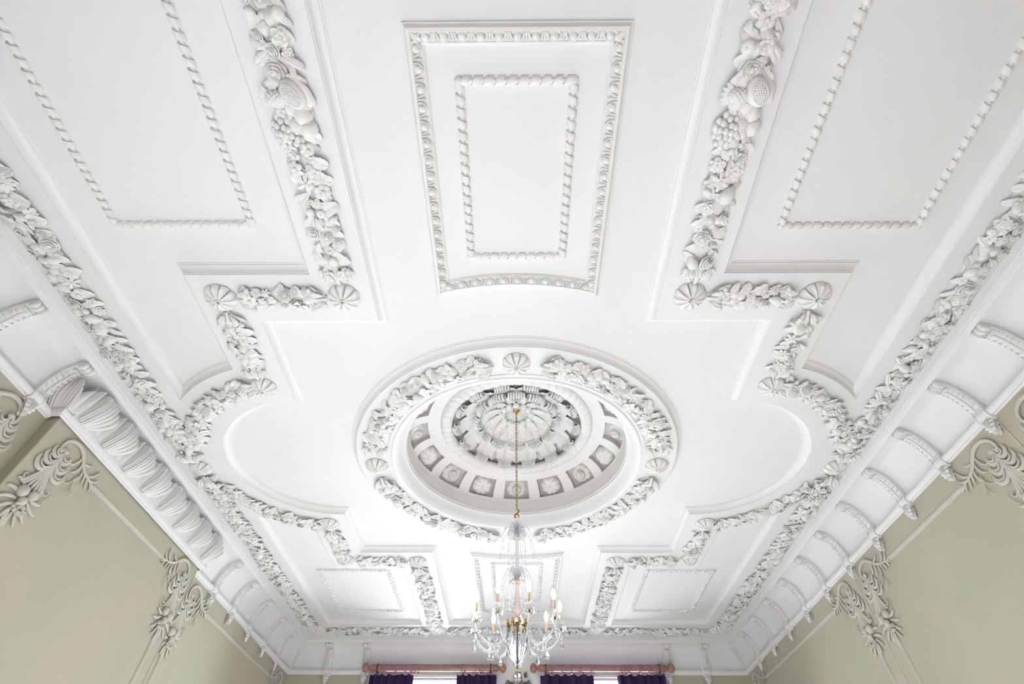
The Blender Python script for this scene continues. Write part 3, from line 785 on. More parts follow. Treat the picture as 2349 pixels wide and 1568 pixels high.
def egg_rail(path, first=.16):
    """one side of the frame: path is the outer edge; the inside lies to its left"""
    mb = MB()
    prof = [(0, 0), (0, -.018), (.012, -.022), (.022, -.040), (.030, -.052), (.048, -.056), (.056, -.056), (.058, -.048)]
    back = [(.058, -.048), (.075, -.030), (.105, -.018), (.122, -.016)]
    fil = [(.122, -.016), (.124, -.024), (.134, -.024), (.137, -.014), (.145, -.010), (.148, 0)]
    for pr in (prof, back, fil):
        pts = [Vector(p) for p in path]; P = []; N = len(pts)
        for i in range(N):
            dd = (pts[min(i+1, N-1)]-pts[max(i-1, 0)]).normalized(); n = Vector((-dd.y, dd.x))
            row = []
            for a, z in pr:
                q = pts[i]+n*a
                # mitre at the two ends
                if i == 0: q += (pts[1]-pts[0]).normalized()*a
                if i == N-1: q -= (pts[-1]-pts[-2]).normalized()*a
                row.append((q.x, q.y, z))
            P.append(row)
        mb.grid(P)
    pts = [Vector(p) for p in path]; cum = [0]
    for i in range(1, len(pts)): cum.append(cum[-1]+(pts[i]-pts[i-1]).length)
    L = cum[-1]; k = max(2, round((L-2*first)/.132)); p = (L-2*first)/k
    def at(s):
        i = 1
        while i < len(pts)-1 and cum[i] < s: i += 1
        t = (s-cum[i-1])/(cum[i]-cum[i-1]); return pts[i-1].lerp(pts[i], t), (pts[i]-pts[i-1]).normalized()
    for i in range(k+1):
        q, d = at(first+p*i); n = Vector((-d.y, d.x))
        f = lambda a, s, z: (q.x+n.x*a+d.x*s, q.y+n.y*a+d.y*s, z)
        m = basis((d.x, d.y, 0), (n.x, n.y, 0), (0, 0, 1), f(.088, 0, -.028)).to_3x3()
        mb.ball(f(.086, 0, -.034), (.031, .032, .024), 12, 8, m)
        mb.tube([f(.058, -.048, -.050), f(.075, -.046, -.042), f(.098, -.036, -.034), (f(.116, -.016, -.028)), f(.120, 0, -.026), f(.116, .016, -.028), f(.098, .036, -.034), f(.075, .046, -.042), f(.058, .048, -.050)], .007, 6, flat=1.6)
        if i < k:
            h = p/2
            mb.tube([f(.058, h, -.050), f(.085, h, -.038), f(.122, h, -.022)], [.006, .008, .003], 5)
            mb.tube([f(.098, h-.012, -.026), f(.120, h, -.024), f(.098, h+.012, -.026)], .004, 5)
    for e in (0, -1):                        # corner leaves
        q = pts[e]; d = (pts[1]-pts[0]).normalized() if e == 0 else (pts[-2]-pts[-1]).normalized()
        dd = (pts[1]-pts[0]).normalized() if e == 0 else (pts[-1]-pts[-2]).normalized(); n = Vector((-dd.y, dd.x))
        for j in range(4):
            w = .25+.25*j
            mb.tube([(q.x+n.x*.062+d.x*.066, q.y+n.y*.062+d.y*.066, -.048), (q.x+n.x*(.09)+d.x*(.09+.03*w), q.y+n.y*.09+d.y*(.09+.03*w), -.040), (q.x+n.x*.12+d.x*(.12+.05*w*0), q.y+n.y*.12+d.y*.12, -.024)], [.004, .012, .004], 6)
    return mb
def egg_frame(label, x0, x1, ystr, rarc, far):
    x0, x1, ystr = x0*1.006, x1*1.006, ystr*1.006
    c = (0, ystr)
    t = thing('egg_and_dart_frame', label, 'moulded frame', (0, ystr, Z(H+D)))
    def ya(x): return YC + (math.sqrt(rarc**2-x*x) if far else -math.sqrt(rarc**2-x*x))
    n = 17; cur = [(x0+(x1-x0)*i/(n-1), ya(x0+(x1-x0)*i/(n-1))) for i in range(n)]
    if not far:
        sides = [[(x0, ystr), (x1, ystr)], [(x1, ystr), cur[-1]], cur[::-1], [cur[0], (x0, ystr)]]
    else:
        sides = [cur, [cur[-1], (x1, ystr)], [(x1, ystr), (x0, ystr)], [(x0, ystr), cur[0]]]
    for s in sides: egg_rail([(x-c[0], y-c[1]) for x, y in s]).build('egg_and_dart_rail', M_ORN, t, ang=40)
egg_frame('large egg-and-dart frame on the near centre field', -.80, .815, .56, 2.855, False)
egg_frame('egg-and-dart frame on the far centre field, behind the chandelier', -.785, .80, 10.76, 2.75, True)

# ------------------------------------------------------------------ scrolled brackets in the cove
# own frame: x towards the wall, y along it, z up; origin at the top of the cove
def cpt(t, off=0.0):
    x, z = CA*math.sin(t), -CB*(1-math.cos(t)); nx, nz = -CB*math.sin(t), -CA*math.cos(t)   # into the room
    tx, tz = CA*math.cos(t), -CB*math.sin(t); l = math.hypot(tx, tz); nx, nz = tz/l, -tx/l
    return x+nx*off, z+nz*off
def bracket_meshes():
    W = .076; m = {}
    mb = MB(); P = []
    for t in np.linspace(.12, PI/2, 22):
        row = []
        for y, e in ((-W, -.02), (-W, .052), (-W*.86, .060), (-W*.78, .048), (0, .046), (W*.78, .048), (W*.86, .060), (W, .052), (W, -.02)):
            x, z = cpt(t, e); row.append((x, y, z))
        P.append(row)
    mb.grid(P); m['scroll_body'] = mb.mesh('scroll_body', M_ORN, ang=35)
    mb = MB(); pr = []
    for i in range(31):
        y = -W*1.02+W*2.04*i/30; q = abs(math.sin(i/30*3*PI)); pr.append((.036+.017*q**.7, y))
    mb.lathe([(.001, -W*1.02)]+pr+[(.001, W*1.02)], 20, (.035, 0, -.046), 'y')
    for s in (-1, 1): mb.lathe([(.012, s*(W*1.02)), (.014, s*(W*1.14)), (.001, s*(W*1.18))], 12, (.035, 0, -.046), 'y')
    m['volute'] = mb.mesh('volute', M_ORN, ang=50)
    mb = MB()
    def C(u):
        t = .42+(1.50-.42)*(1-u); x, z = cpt(t, .066+.014*math.sin(PI*u)+.022*max(0, u-.8)/.2); return (x, 0, z)
    def N(u):
        t = .42+(1.50-.42)*(1-u); a = cpt(t, 0); b = cpt(t, 1); return (b[0]-a[0], 0, b[1]-a[1])
    leafsurf(mb, C, lambda u: (0, 1, 0), N, lambda u: .088*(1-.2*u)*(1 if u < .86 else math.sqrt(max(0, 1-((u-.86)/.14)**2))+.02), 44, 12, 7, .30, .07, .022, -.026, .012)
    mb.tube([tuple(Vector(C(u))+Vector(N(u))*.002) for u in np.linspace(0, .9, 12)], .007, 6)
    m['acanthus_leaf'] = mb.mesh('acanthus_leaf', M_ORN, ang=60)
    zc, xc = CT*0-CB-.045, CA
    mb = MB(); P = []
    for i in range(17):
        a = PI*.5-.25+(PI+.5)*i/16; row = []
        for y, r in ((-W*1.15, .056), (-W*1.12, .076), (-W*.85, .082), (-W*.7, .072), (-W*.3, .078), (0, .081), (W*.3, .078), (W*.7, .072), (W*.85, .082), (W*1.12, .076), (W*1.15, .056)):
            row.append((xc-.002+r*.9*math.cos(a), y, zc+r*math.sin(a)))
        P.append(row)
    mb.grid(P); m['clasp'] = mb.mesh('clasp', M_ORN, ang=40)
    mb = MB()
    for off, sgn in ((.0, 1), (.030, 0)):
        Cd = lambda u: (xc-.006-(.045+.030*math.sin(PI*u*.8))*sgn-.004, 0, zc-.050-.185*u)
        leafsurf(mb, Cd, lambda u: (0, 1, 0), lambda u: (-1, 0, 0), lambda u: .092*((1-u)**.62*(.86+.14*math.sin(PI*u)))+.002, 44, 12, 4, .30, .05, .018*sgn, -.030*sgn, .012*sgn)
    for v in (-.5, 0, .5): mb.tube([(xc-.058-.028*math.sin(PI*u*.8), v*.06*(1-.8*u), zc-.045-.15*u) for u in np.linspace(0, .8, 8)], .006, 6)
    m['leaf_drop'] = mb.mesh('leaf_drop', M_ORN, ang=60)
    return m
BM = bracket_meshes()
ZT = Z(H+CT)
def side_matrix(side, y):
    if side == 'right': return basis((1, 0, 0), (0, 1, 0), (0, 0, 1), (LX+CX, y, ZT))
    if side == 'left': return basis((-1, 0, 0), (0, -1, 0), (0, 0, 1), (-LX-CX, y, ZT))
    return basis((0, 1, 0), (-1, 0, 0), (0, 0, 1), (y, LY1+CX, ZT))
b0 = thing('scrolled_bracket', 'x', 'cornice bracket', M=side_matrix('right', 3.23), group='scrolled brackets along the cove')
for k_, me in BM.items(): put(k_, me, b0)
b0['label'] = 'white acanthus bracket in the right cove, first from the near edge'
for i in range(1, 11):
    clone(b0, side_matrix('right', 3.23+.826*i), 'white acanthus bracket in the right cove, %s from the near edge' % ORD[i])
clone(b0, side_matrix('left', 2.90), 'white acanthus bracket in the near left cove at the edge of the photo')
clone(b0, side_matrix('left', 3.735), 'white acanthus bracket in the left cove just before the chimney breast')
for i, y in enumerate((8.33, 9.12, 9.93, 10.75, 11.52)):
    clone(b0, side_matrix('left', y), 'white acanthus bracket in the far left cove, %s after the chimney breast' % ORD[i])
for x, nm in ((-4.12, 'nearest the left corner'), (-3.30, 'beside the left curtain pole'), (3.28, 'beside the right curtain pole'), (4.10, 'nearest the right corner')):
    clone(b0, side_matrix('far', x), 'white acanthus bracket on the window wall cove, ' + nm)

# broad acanthus leaves: across the chimney breast and in the corners
def broad_leaf(C, N, hw, S=(0, 1, 0), lobes=6, tip=.86):
    mb = MB()
    leafsurf(mb, C, lambda u: S, N, lambda u: hw*(.62+.38*math.sin(PI*min(1, u*.75)))*(1 if u < tip else math.sqrt(max(0, 1-((u-tip)/(1-tip))**2))+.02), 40, 14, lobes, .20, .10, .026, -.050, .022)
    ribs = MB()
    for v in (-.28, -.10, .10, .28):
        ribs.tube([tuple(Vector(C(u))+Vector(S)*(hw*v*(.45+.75*u))+Vector(N(u))*(.012-.05*(v*(1))**2)) for u in np.linspace(.0, .86, 14)], [.008*(1-.5*k/13) for k in range(14)], 6)
    return mb, ribs
def lerp(a, b, t): return a+(b-a)*t
def Cb(u):
    x = lerp(.10, .035, u)-.055*math.sin(PI*u*.9)-.07*max(0, u-.75)**1.3*4*.5
    z = lerp(-.43, -.035, min(1, u*1.04))-.05*(max(0, u-.84)/.16)**2
    return (x, .03, z)
def breast_leaf():
    mb = MB(); P = []; hw = .275; n = 36
    for i in range(41):
        u = i/40; row = []
        for j in range(-n, n+1):
            v = j/n; av = abs(v); nl = 6 if v < 0 else 3
            ph = abs(math.sin(nl*PI*av)) if av > .02 else 0
            top = (1-.50*av**2.2)*(1-(.075 if v < 0 else .15)*(1-ph**.6)*min(1, av*6))
            uu = u*top
            c = Vector(Cb(uu))
            A = .012 if v < 0 else .030
            h = A*(2*ph-1)*min(1, u*1.8)*min(1, av*5) + .042*math.exp(-(v/.26)**2)*(1-.35*u)-.018*math.exp(-(v/.045)**2) + (.060*av*av*u if v < 0 else -.030*av*av) + .03*math.sin(PI*u)*(1-av)
            fan = .64+.36*math.sin(PI/2*min(1, u*1.25))
            y = c.y+.045*(1-u) + v*hw*fan - (.05*u*u*(1-av))
            row.append((c.x-h*.92, y, c.z-h*.38))
        P.append(row)
    mb.grid(P)
    r = MB()
    for v in (-.20, -.08, .08, .20):
        pts = []
        for q in range(14):
            u = .84*q/13; c = Cb(u*(1-.2*abs(v))); fan = .64+.36*math.sin(PI/2*min(1, u*1.25))
            pts.append((c[0]-.045-.03*math.sin(PI*u), c[1]+.045*(1-u)+v*hw*fan*1.15-.05*u*u, c[2]-.02))
        r.tube(pts, [.012*(1-.65*q/13) for q in range(14)], 6)
    return mb, r
lf, rb = breast_leaf()
me_l, me_r = lf.mesh('leaf_blade', M_ORN, ang=60), rb.mesh('leaf_ribs', M_ORN)
def broad_leaf_thing(M, label):
    t = thing('acanthus_cove_leaf', label, 'cornice leaf', M=M, group='broad acanthus leaves in the cove')
    put('leaf_blade', me_l, t); put('leaf_ribs', me_r, t)
for i in range(8):
    M = basis((-1, 0, 0), (0, -1, 0), (0, 0, 1), (-LX-CX, 4.22+.45*i, ZT))
    broad_leaf_thing(M, 'broad white acanthus leaf over the chimney breast, %s from its near end' % ORD[i])
broad_leaf_thing(basis((0, 1, 0), (-1, 0, 0), (0, 0, 1), (-4.90, 3.86, ZT)), 'broad shaded acanthus leaf on the near return of the chimney breast')
def Cc(u):
    t = PI/2*(1-u)*.98+.04; x, z = cpt(t, .03+.03*math.sin(PI*u)); return (x*1.41, 0, z)
def Nc(u):
    t = PI/2*(1-u)*.98+.04; a = cpt(t, 0); b = cpt(t, 1); return (b[0]-a[0], 0, b[1]-a[1])
lf, rb = broad_leaf(Cc, Nc, .17)
me_l2, me_r2 = lf.mesh('leaf_blade', M_ORN, ang=60), rb.mesh('leaf_ribs', M_ORN)
q = math.sqrt(.5)
for sx, sd in ((-1, 'left'), (1, 'right')):
    t = thing('acanthus_corner_leaf', 'broad acanthus leaf filling the far %s corner of the cove' % sd, 'cornice leaf',
              M=basis((sx*q, q, 0), (-q, sx*q, 0), (0, 0, 1), (sx*(LX+CX), LY1+CX, ZT)))
    put('leaf_blade', me_l2, t); put('leaf_ribs', me_r2, t)

# ------------------------------------------------------------------ moulded sprays and panel beads on the sage walls
# own frame of a spray: a along the wall from the corner line, b downwards, h off the wall
def spray_parts():
    out = {}
    def tube(mb, pts, rad, fl=.75, h=.014, n=8, m=20, thin=.76):
        # smooth curve through points (Catmull-Rom)
        P = [Vector((p[0], p[1], (p[2] if len(p) > 2 else h))) for p in pts]; Q = []
        for i in range(len(P)-1):
            p0, p1, p2, p3 = P[max(i-1, 0)], P[i], P[i+1], P[min(i+2, len(P)-1)]
            k = max(3, m//(len(P)-1))
            for j in range(k):
                t = j/k; Q.append(.5*((2*p1)+(-p0+p2)*t+(2*p0-5*p1+4*p2-p3)*t*t+(-p0+3*p1-3*p2+p3)*t**3))
        Q.append(P[-1]); N = len(Q)
        R = [np.interp(i/(N-1), np.linspace(0, 1, len(rad)), rad)*thin for i in range(N)] if hasattr(rad, '__len__') else rad
        mb.tube(Q, R, n, flat=fl, upv=(0, 0, 1))
    s = MB()
    tube(s, [(.31, .17), (.26, .135), (.225, .19), (.205, .15), (.21, .08), (.27, .022), (.36, .0), (.45, .02), (.53, .075), (.60, .135), (.70, .175), (.80, .195), (.88, .20)], [.008, .020, .026, .022, .022, .028, .032, .032, .030, .026, .020, .014, .008], m=48)
    s.ball((.285, .155, .02), (.034, .030, .024))
    out['c_scroll'] = s
    f = MB()
    for p in ([(.50, .04), (.50, .12), (.46, .19), (.41, .205)], [(.55, .09), (.56, .17), (.53, .24), (.49, .255)], [(.60, .13), (.63, .20), (.62, .27), (.59, .29)], [(.66, .16), (.69, .22), (.70, .28)],
              [(.72, .18), (.76, .24), (.78, .285)], [(.70, .17), (.77, .14), (.81, .08), (.83, .03)], [(.76, .19), (.83, .17), (.88, .12)], [(.80, .195), (.86, .215), (.90, .25)], [(.57, .10), (.64, .085), (.69, .05)],
              [(.80, .20), (.84, .24), (.845, .28)]):
        tube(f, p, [.010, .020, .018, .004], .6)
    out['feather_leaves'] = f
    g = MB()
    tube(g, [(.60, .24), (.58, .33), (.52, .38), (.465, .355), (.475, .31), (.505, .315), (.505, .335)], [.010, .010, .009, .008, .007, .006, .004], .8)
    tube(g, [(.60, .30), (.63, .37), (.60, .44), (.57, .47)], [.007, .007, .005, .003], .8); tube(g, [(.62, .36), (.67, .40), (.665, .44), (.645, .43)], [.005, .005, .004, .003], .8)
    out['tendril'] = g
    h = MB()
    for k in range(7):
        w = (k-3)/3
        tube(h, [(.285+.012*w, .20), (.275+.03*w, .32), (.255+.06*w, .46), (.235+.125*w, .60), (.235+.16*w, .655-.03*w*w)], [.014, .016, .017, .022, .012], .8, .016-.006*abs(w)+.006)
    out['fluted_husk'] = h
    l = MB()
    for sg in (-1, 1):
        for k in range(3):
            b0_ = .19+.072*k; e = .095+.038*k
            tube(l, [(.275, b0_-.02), (.275+sg*e*.45, b0_+.060+.018*k), (.275+sg*(e*.95), b0_+.060+.020*k), (.275+sg*(e+.035), b0_+.01+.015*k), (.275+sg*(e+.020), b0_-.035+.012*k)], [.012, .030, .034, .024, .006], .60)
            tube(l, [(.275+sg*.02, b0_+.01), (.275+sg*e*.5, b0_+.040+.018*k), (.275+sg*(e*.90), b0_+.030+.018*k), (.275+sg*(e+.005), b0_-.005+.012*k)], [.008, .014, .013, .004], .8, .032)
    tube(l, [(.21, .52), (.15, .58), (.10, .60), (.075, .565), (.095, .54), (.115, .555)], [.014, .016, .015, .012, .009, .006], .8)
    tube(l, [(.34, .55), (.40, .60), (.44, .58), (.43, .545), (.41, .555)], [.012, .013, .011, .008, .005], .8)
    out['plume_leaves'] = l
    b = MB()
    for a_, b_, r_ in ((.175, .695, .058), (.305, .675, .052), (.245, .765, .046)): b.ball((a_, b_, .03), (r_, r_, r_*.85), 14, 9)
    out['fruit'] = b
    n_ = MB(); rnd = random.Random(3)
    for k in range(16): n_.ball((.25+rnd.uniform(-.09, .10), .83+rnd.uniform(-.035, .045), .024+rnd.uniform(0, .012)), rnd.uniform(.014, .024), 8, 6)
    out['berries'] = n_
    m = MB()
    for a_, b_, ang, L in ((.14, .64, 200, .12), (.12, .72, 180, .13), (.13, .79, 160, .14), (.16, .85, 140, .14), (.21, .88, 115, .13), (.26, .89, 90, .15), (.31, .87, 65, .14), (.35, .83, 45, .13), (.37, .76, 20, .14), (.36, .70, -8, .13), (.25, .93, 100, .14), (.22, .93, 80, .13)):
        c, s_ = math.cos(math.radians(ang)), math.sin(math.radians(ang))
        a_ -= c*.055; b_ -= s_*.055; L *= 1.12; tube(m, [(a_, b_), (a_+c*L*.5-s_*.012, b_+s_*L*.5+c*.012), (a_+c*L, b_+s_*L), (a_+c*L*1.08+s_*.02, b_+s_*L*1.05-c*.02)], [.014, .026, .017, .004], .6)
    tube(m, [(.40, .70), (.46, .63), (.49, .57), (.47, .53), (.45, .55)], [.006, .006, .006, .005, .003], .8)
    out['leaf_cluster'] = m
    return out
SP = spray_parts()
SPM = {}
for flip in (1, -1):
    for k_, b in SP.items():
        c = MB(); c.v = [(flip*p[0], -p[1], p[2]) for p in b.v]; c.f = list(b.f)      # x along wall, y up, z off the wall
        SPM[(k_, flip)] = c.mesh(k_, M_WORN, ang=60)
def spray(label, side, corner, ztop, dirn):
    """corner: y of the panel's corner line, dirn: +1 when the panel runs towards the windows"""
    if side == 'right': M = basis((0, -1, 0), (0, 0, 1), (-1, 0, 0), (WX, corner, Z(ztop))); fl = -dirn
    elif side == 'breast': M = basis((0, 1, 0), (0, 0, 1), (1, 0, 0), (BRX, corner, Z(ztop))); fl = dirn
    else: M = basis((0, 1, 0), (0, 0, 1), (1, 0, 0), (-WX, corner, Z(ztop))); fl = dirn
    t = thing('acanthus_spray', label, 'wall ornament', M=M, group='moulded corner sprays on the walls')
    for k_ in SP: put(k_, SPM[(k_, fl)], t)
spray('scrolling acanthus and fruit spray at the near top corner of the chimney breast panel', 'breast', 4.06, 3.40, 1)
spray('scrolling acanthus and fruit spray at the far top corner of the chimney breast panel', 'breast', 7.53, 3.40, -1)
spray('acanthus spray on the left wall just past the chimney breast, mostly hidden by it', 'left', 7.56, 3.34, 1)
spray('acanthus spray in the far left corner, at the window end of its panel', 'left', 12.40, 3.34, -1)
spray('acanthus spray on the near left wall, cut by the photo edge', 'left', 3.97, 3.34, -1)
spray('scrolling acanthus spray at the near end of the large right wall panel', 'right', 3.99, 3.34, 1)
spray('scrolling acanthus spray at the far end of the large right wall panel', 'right', 7.43, 3.34, -1)
spray('scrolling acanthus spray at the near end of the right wall panel by the windows', 'right', 7.43, 3.34, 1)
spray('acanthus spray in the far right corner, at the window end of its panel', 'right', 12.40, 3.34, -1)
spray('acanthus spray on the near right wall, cut by the photo edge', 'right', 3.99, 3.34, -1)
BEAD = [(-.028, 0), (-.026, .008), (-.014, .010), (-.010, .020), (.002, .022), (.008, .012), (.020, .012), (.024, .006), (.028, 0)]
def bead(name, side, ya, yb, ztop, zbot, ends=(True, True), lab=''):
    """panel bead: up one side, along the top, down the other, interrupted by the sprays"""
    mb = MB()
    def pc(y, z, h):
        if side == 'right': return Vector((WX-h, y, Z(z)))
        return Vector(((BRX if side == 'breast' else -WX)+h, y, Z(z)))
    zt = ztop-.20
    runs = []
    if ends[0]: runs.append([(ya+.24, ztop-.95), (ya+.24, zbot)])
    if ends[1]: runs.append([(yb-.24, ztop-.95), (yb-.24, zbot)])
    runs.append([(ya+(.86 if ends[0] else 0), zt), (yb-(.86 if ends[1] else 0), zt)])
    for (y0, z0), (y1, z1) in runs:
        d = Vector((y1-y0, z1-z0)).normalized(); n = Vector((-d.y, d.x))
        mb.grid([[tuple(pc(y+n.x*a, z+n.y*a, h)) for a, h in BEAD] for y, z in ((y0, z0), (y1, z1))])
    return struct(name, mb, M_WORN, lab, 'moulding')
bead('trim_14', 'breast', 4.06, 7.53, 3.40, -.4, lab='panel bead on the chimney breast between its two sprays')
bead('trim_15', 'left', 7.56, 12.40, 3.34, -.4, lab='panel bead on the far left wall under the brackets')
bead('trim_16', 'right', 3.99, 7.43, 3.34, -.4, lab='panel bead of the large right wall panel')
bead('trim_17', 'right', 7.43, 12.40, 3.34, -.4, lab='panel bead of the right wall panel by the windows')
bead('trim_18', 'right', .4, 3.99, 3.34, -.4, (False, True), lab='panel bead of the near right wall panel')
bead('trim_19', 'left', .4, 3.97, 3.34, -.4, (False, True), lab='panel bead of the near left wall panel')
for nm, side, y, lab in (('trim_20', 'right', 7.43, 'thin upright bead between the two far right panels'), ('trim_21', 'right', 3.99, 'thin upright bead between the two near right panels')):
    mb = MB(); mb.tube([(WX-.002, y, Z(RODZ-.05)), (WX-.002, y, .3)], .008, 8); struct(nm, mb, M_WORN, lab, 'moulding')
mb = MB(); mb.tube([(BRX, BR0+.01, Z(RODZ-.03)), (BRX, BR0+.01, .3)], .014, 10); struct('trim_22', mb, M_WALL, 'rounded upright edge of the chimney breast, near side', 'moulding')
mb = MB(); mb.tube([(BRX, BR1-.006, Z(RODZ-.03)), (BRX, BR1-.006, .3)], .008, 10); struct('trim_23', mb, M_WALL, 'rounded upright edge of the chimney breast, far side', 'moulding')

# ------------------------------------------------------------------ curtains, poles, rings, carved crest
PY, PZ, PR = WY1-.19, 3.492, .066
for i, (x0, x1) in enumerate(((-3.13, -.42), (.48, 3.19))):
    sd = ('left', 'right')[i]; c = (x0+x1)/2
    t = thing('curtain_pole', 'thick rose painted wooden curtain pole over the %s window' % sd, 'curtain pole', (c, PY, Z(PZ)))
    mb = MB(); mb.lathe([(.001, x0-c), (PR, x0-c), (PR, x1-c), (.001, x1-c)], 28, axis='x')
    mb.build('shaft', M_POLE, t)
    for e, sg in ((x0, -1), (x1, 1)):
        mb = MB()
        pr = [(PR*.9, 0), (PR*1.05, .012), (PR*.6, .03), (PR*.55, .045)] + [(max(.002, .093*math.sin(a)), .045+.075*(1-math.cos(a))*1.0) for a in np.linspace(.62, PI, 14)]
        P = []
        for k in range(48):
            a = 2*PI*k/48; fl = 1-.07*abs(math.cos(a*6))
            P.append([(sg*z, (r*(fl if j > 3 else 1))*math.cos(a), (r*(fl if j > 3 else 1))*math.sin(a)) for j, (r, z) in enumerate(pr)])
        mb.grid(P, wu=True); mb.build('finial', M_RING, t, M=Matrix.Translation((e-c, 0, 0)))
        mb = MB(); bx = e-c-sg*.14
        mb.box((bx-.012, .0, -.10), (bx+.012, .178, -.07)); mb.lathe([(PR+.012, -.013), (PR+.012, .013), (PR, .013)], 20, (bx, 0, 0), 'x'); mb.ball((bx, -.01, -PR-.02), (.022, .02, .022)); mb.box((bx-.02, .160, -.16), (bx+.02, .178, .06))
        mb.build('pole_bracket', M_IRON, t)
def curtain(label, xa, xb, seed, lean):
    rnd = random.Random(seed); n = 180; P = []
    zt, zb = Z(3.372), .05; c = (xa+xb)/2
    ph = [rnd.uniform(0, 6) for _ in range(4)]
    t = thing('curtain', label, 'curtain', (c, PY, zt))
    for side in (1, -1):
        pass
    for i in range(n+1):
        u = i/n; row = []
        for j in range(12):
            v = j/11; x = lerp(xa, xb, u)-c + lean*(v)*(.10 if (u > .5) == (lean > 0) else 0)*0
            q_ = math.sin(u*34+ph[0]+1.3*math.sin(u*7+ph[1])); w = .062*math.copysign(abs(q_)**.7, q_)+.016*math.sin(u*61+ph[2])
            zz = (zb-zt)*v - (.016*(math.sin(u*PI*6+ph[3])**2) if j == 0 else 0)
            row.append((x+.012*math.sin(u*30+ph[1])*v, w*(.65+.5*v), zz))
        P.append(row)
    mb = MB(); mb.grid(P); mb.grid([[(p[0], p[1]+.006, p[2]) for p in r] for r in P]); mb.grid([[r[0], (r[0][0], r[0][1]+.006, r[0][2])] for r in P])
    mb.build('cloth', M_CURT, t, ang=0)
    mb = MB(); mb.grid([[(r[0][0], r[0][1]-.003, r[0][2]-.004), (r[0][0], r[0][1]-.003, r[0][2]-.06)] for r in P]); mb.build('heading_band', M_CURT, t, ang=0)
rm = MB(); rm.tube([(0, .088*math.cos(a), .088*math.sin(a)) for a in np.linspace(0, 2*PI, 29)[:-1]], .0105, 8, True); ring_me = rm.mesh('ring', M_RING)
em = MB(); em.tube([(0, .016*math.cos(a), -.108+.016*math.sin(a)) for a in np.linspace(0, 2*PI, 13)[:-1]], .004, 6, True); eye_me = em.mesh('eyelet', M_RING)
CUR = [('left purple curtain of the left window, beside the left finial', -3.12, -2.20, 1, 'left curtain of the left window', (-2.82, -2.60, -2.39, -2.27, -2.22, -2.14)),
       ('right purple curtain of the left window, beside the carved crest', -1.27, -.43, 2, 'right curtain of the left window', (-1.16, -1.11, -.90, -.78, -.72, -.55)),
       ('left purple curtain of the right window, beside the carved crest', .50, 1.63, 3, 'left curtain of the right window', (.76, .98, 1.17, 1.33, 1.39, 1.61)),
       ('right purple curtain of the right window, beside the right finial', 2.14, 3.14, 4, 'right curtain of the right window', (2.22, 2.27, 2.36, 2.41, 2.63, 2.82))]
for lab, xa, xb, sd, rl, xs_ in CUR:
    curtain(lab, xa, xb, sd, 1)
    for k, x in enumerate(xs_):
        a = random.Random(sd*9+k).uniform(-.5, .5)
        M = Matrix.Translation((x, PY, Z(PZ)-.022)) @ Matrix.Rotation(a, 4, 'Z')
        r = thing('curtain_ring', 'rose wooden curtain ring, %s from the left above the %s' % (ORD[k], rl), 'curtain ring', M=M, group='curtain rings on the poles')
        put('ring', ring_me, r); put('eyelet', eye_me, r)
t = thing('mirror_with_crest', 'brown carved mirror frame with a scrolled crest between the two windows', 'mirror', (.03, WY1, Z(2.0)))
mb = MB(); sg_ = random.Random(4)
def curl(mb, x, z, r, a0, turns, s, th=.016):
    n = 22; pts = []
    for i in range(n):
        k = i/(n-1); rr = r*(1-.80*k); a = a0+s*turns*2*PI*k
        pts.append((x+rr*math.cos(a), -.05, z+rr*math.sin(a)))
    mb.tube(pts, [th*(1-.5*i/(n-1)) for i in range(n)], 7)
for s in (-1, 1):
    for x, z, r, a0 in ((.06, 1.30, .055, 1.2), (.14, 1.20, .07, .6), (.24, 1.22, .075, 1.5), (.28, 1.12, .07, .2), (.18, 1.08, .08, 2.0), (.07, 1.14, .07, 2.6), (.33, 1.02, .06, 1.0), (.10, 1.02, .07, .4), (.25, .98, .08, 2.2)):
        curl(mb, s*x, z, r, a0 if s > 0 else PI-a0, 1.15, s)
    mb.tube([(s*.02, -.05, .9), (s*.05, -.05, 1.1), (s*.10, -.055, 1.22), (s*.22, -.05, 1.28), (s*.30, -.05, 1.22)], [.02, .022, .02, .016, .008], 7)
for k in range(5): curl(mb, .16+.0*k, 1.36+.02*k, .035, k, .8, 1, .012)
mb.ball((0, -.05, 1.20), (.05, .03, .07)); mb.ball((.03, -.05, 1.42), (.03, .03, .05)); mb.box((-.34, -.04, .88), (.34, 0, .96))
mb.box((-.30, -.02, .92), (.30, 0, 1.12))
mb.build('crest', M_CREST, t)
mb = MB()
for a, b in (((-.42, -.06, -1.2), (-.34, 0, .92)), ((.34, -.06, -1.2), (.42, 0, .92)), ((-.42, -.06, .84), (.42, 0, .92)), ((-.42, -.06, -1.2), (.42, 0, -1.12))): mb.box(a, b)
mb.build('mirror_frame', M_CREST, t, smooth=False)
mb = MB(); mb.box((-.35, -.03, -1.13), (.35, -.02, .85)); mb.build('mirror_plate', M_MIRROR, t, smooth=False)

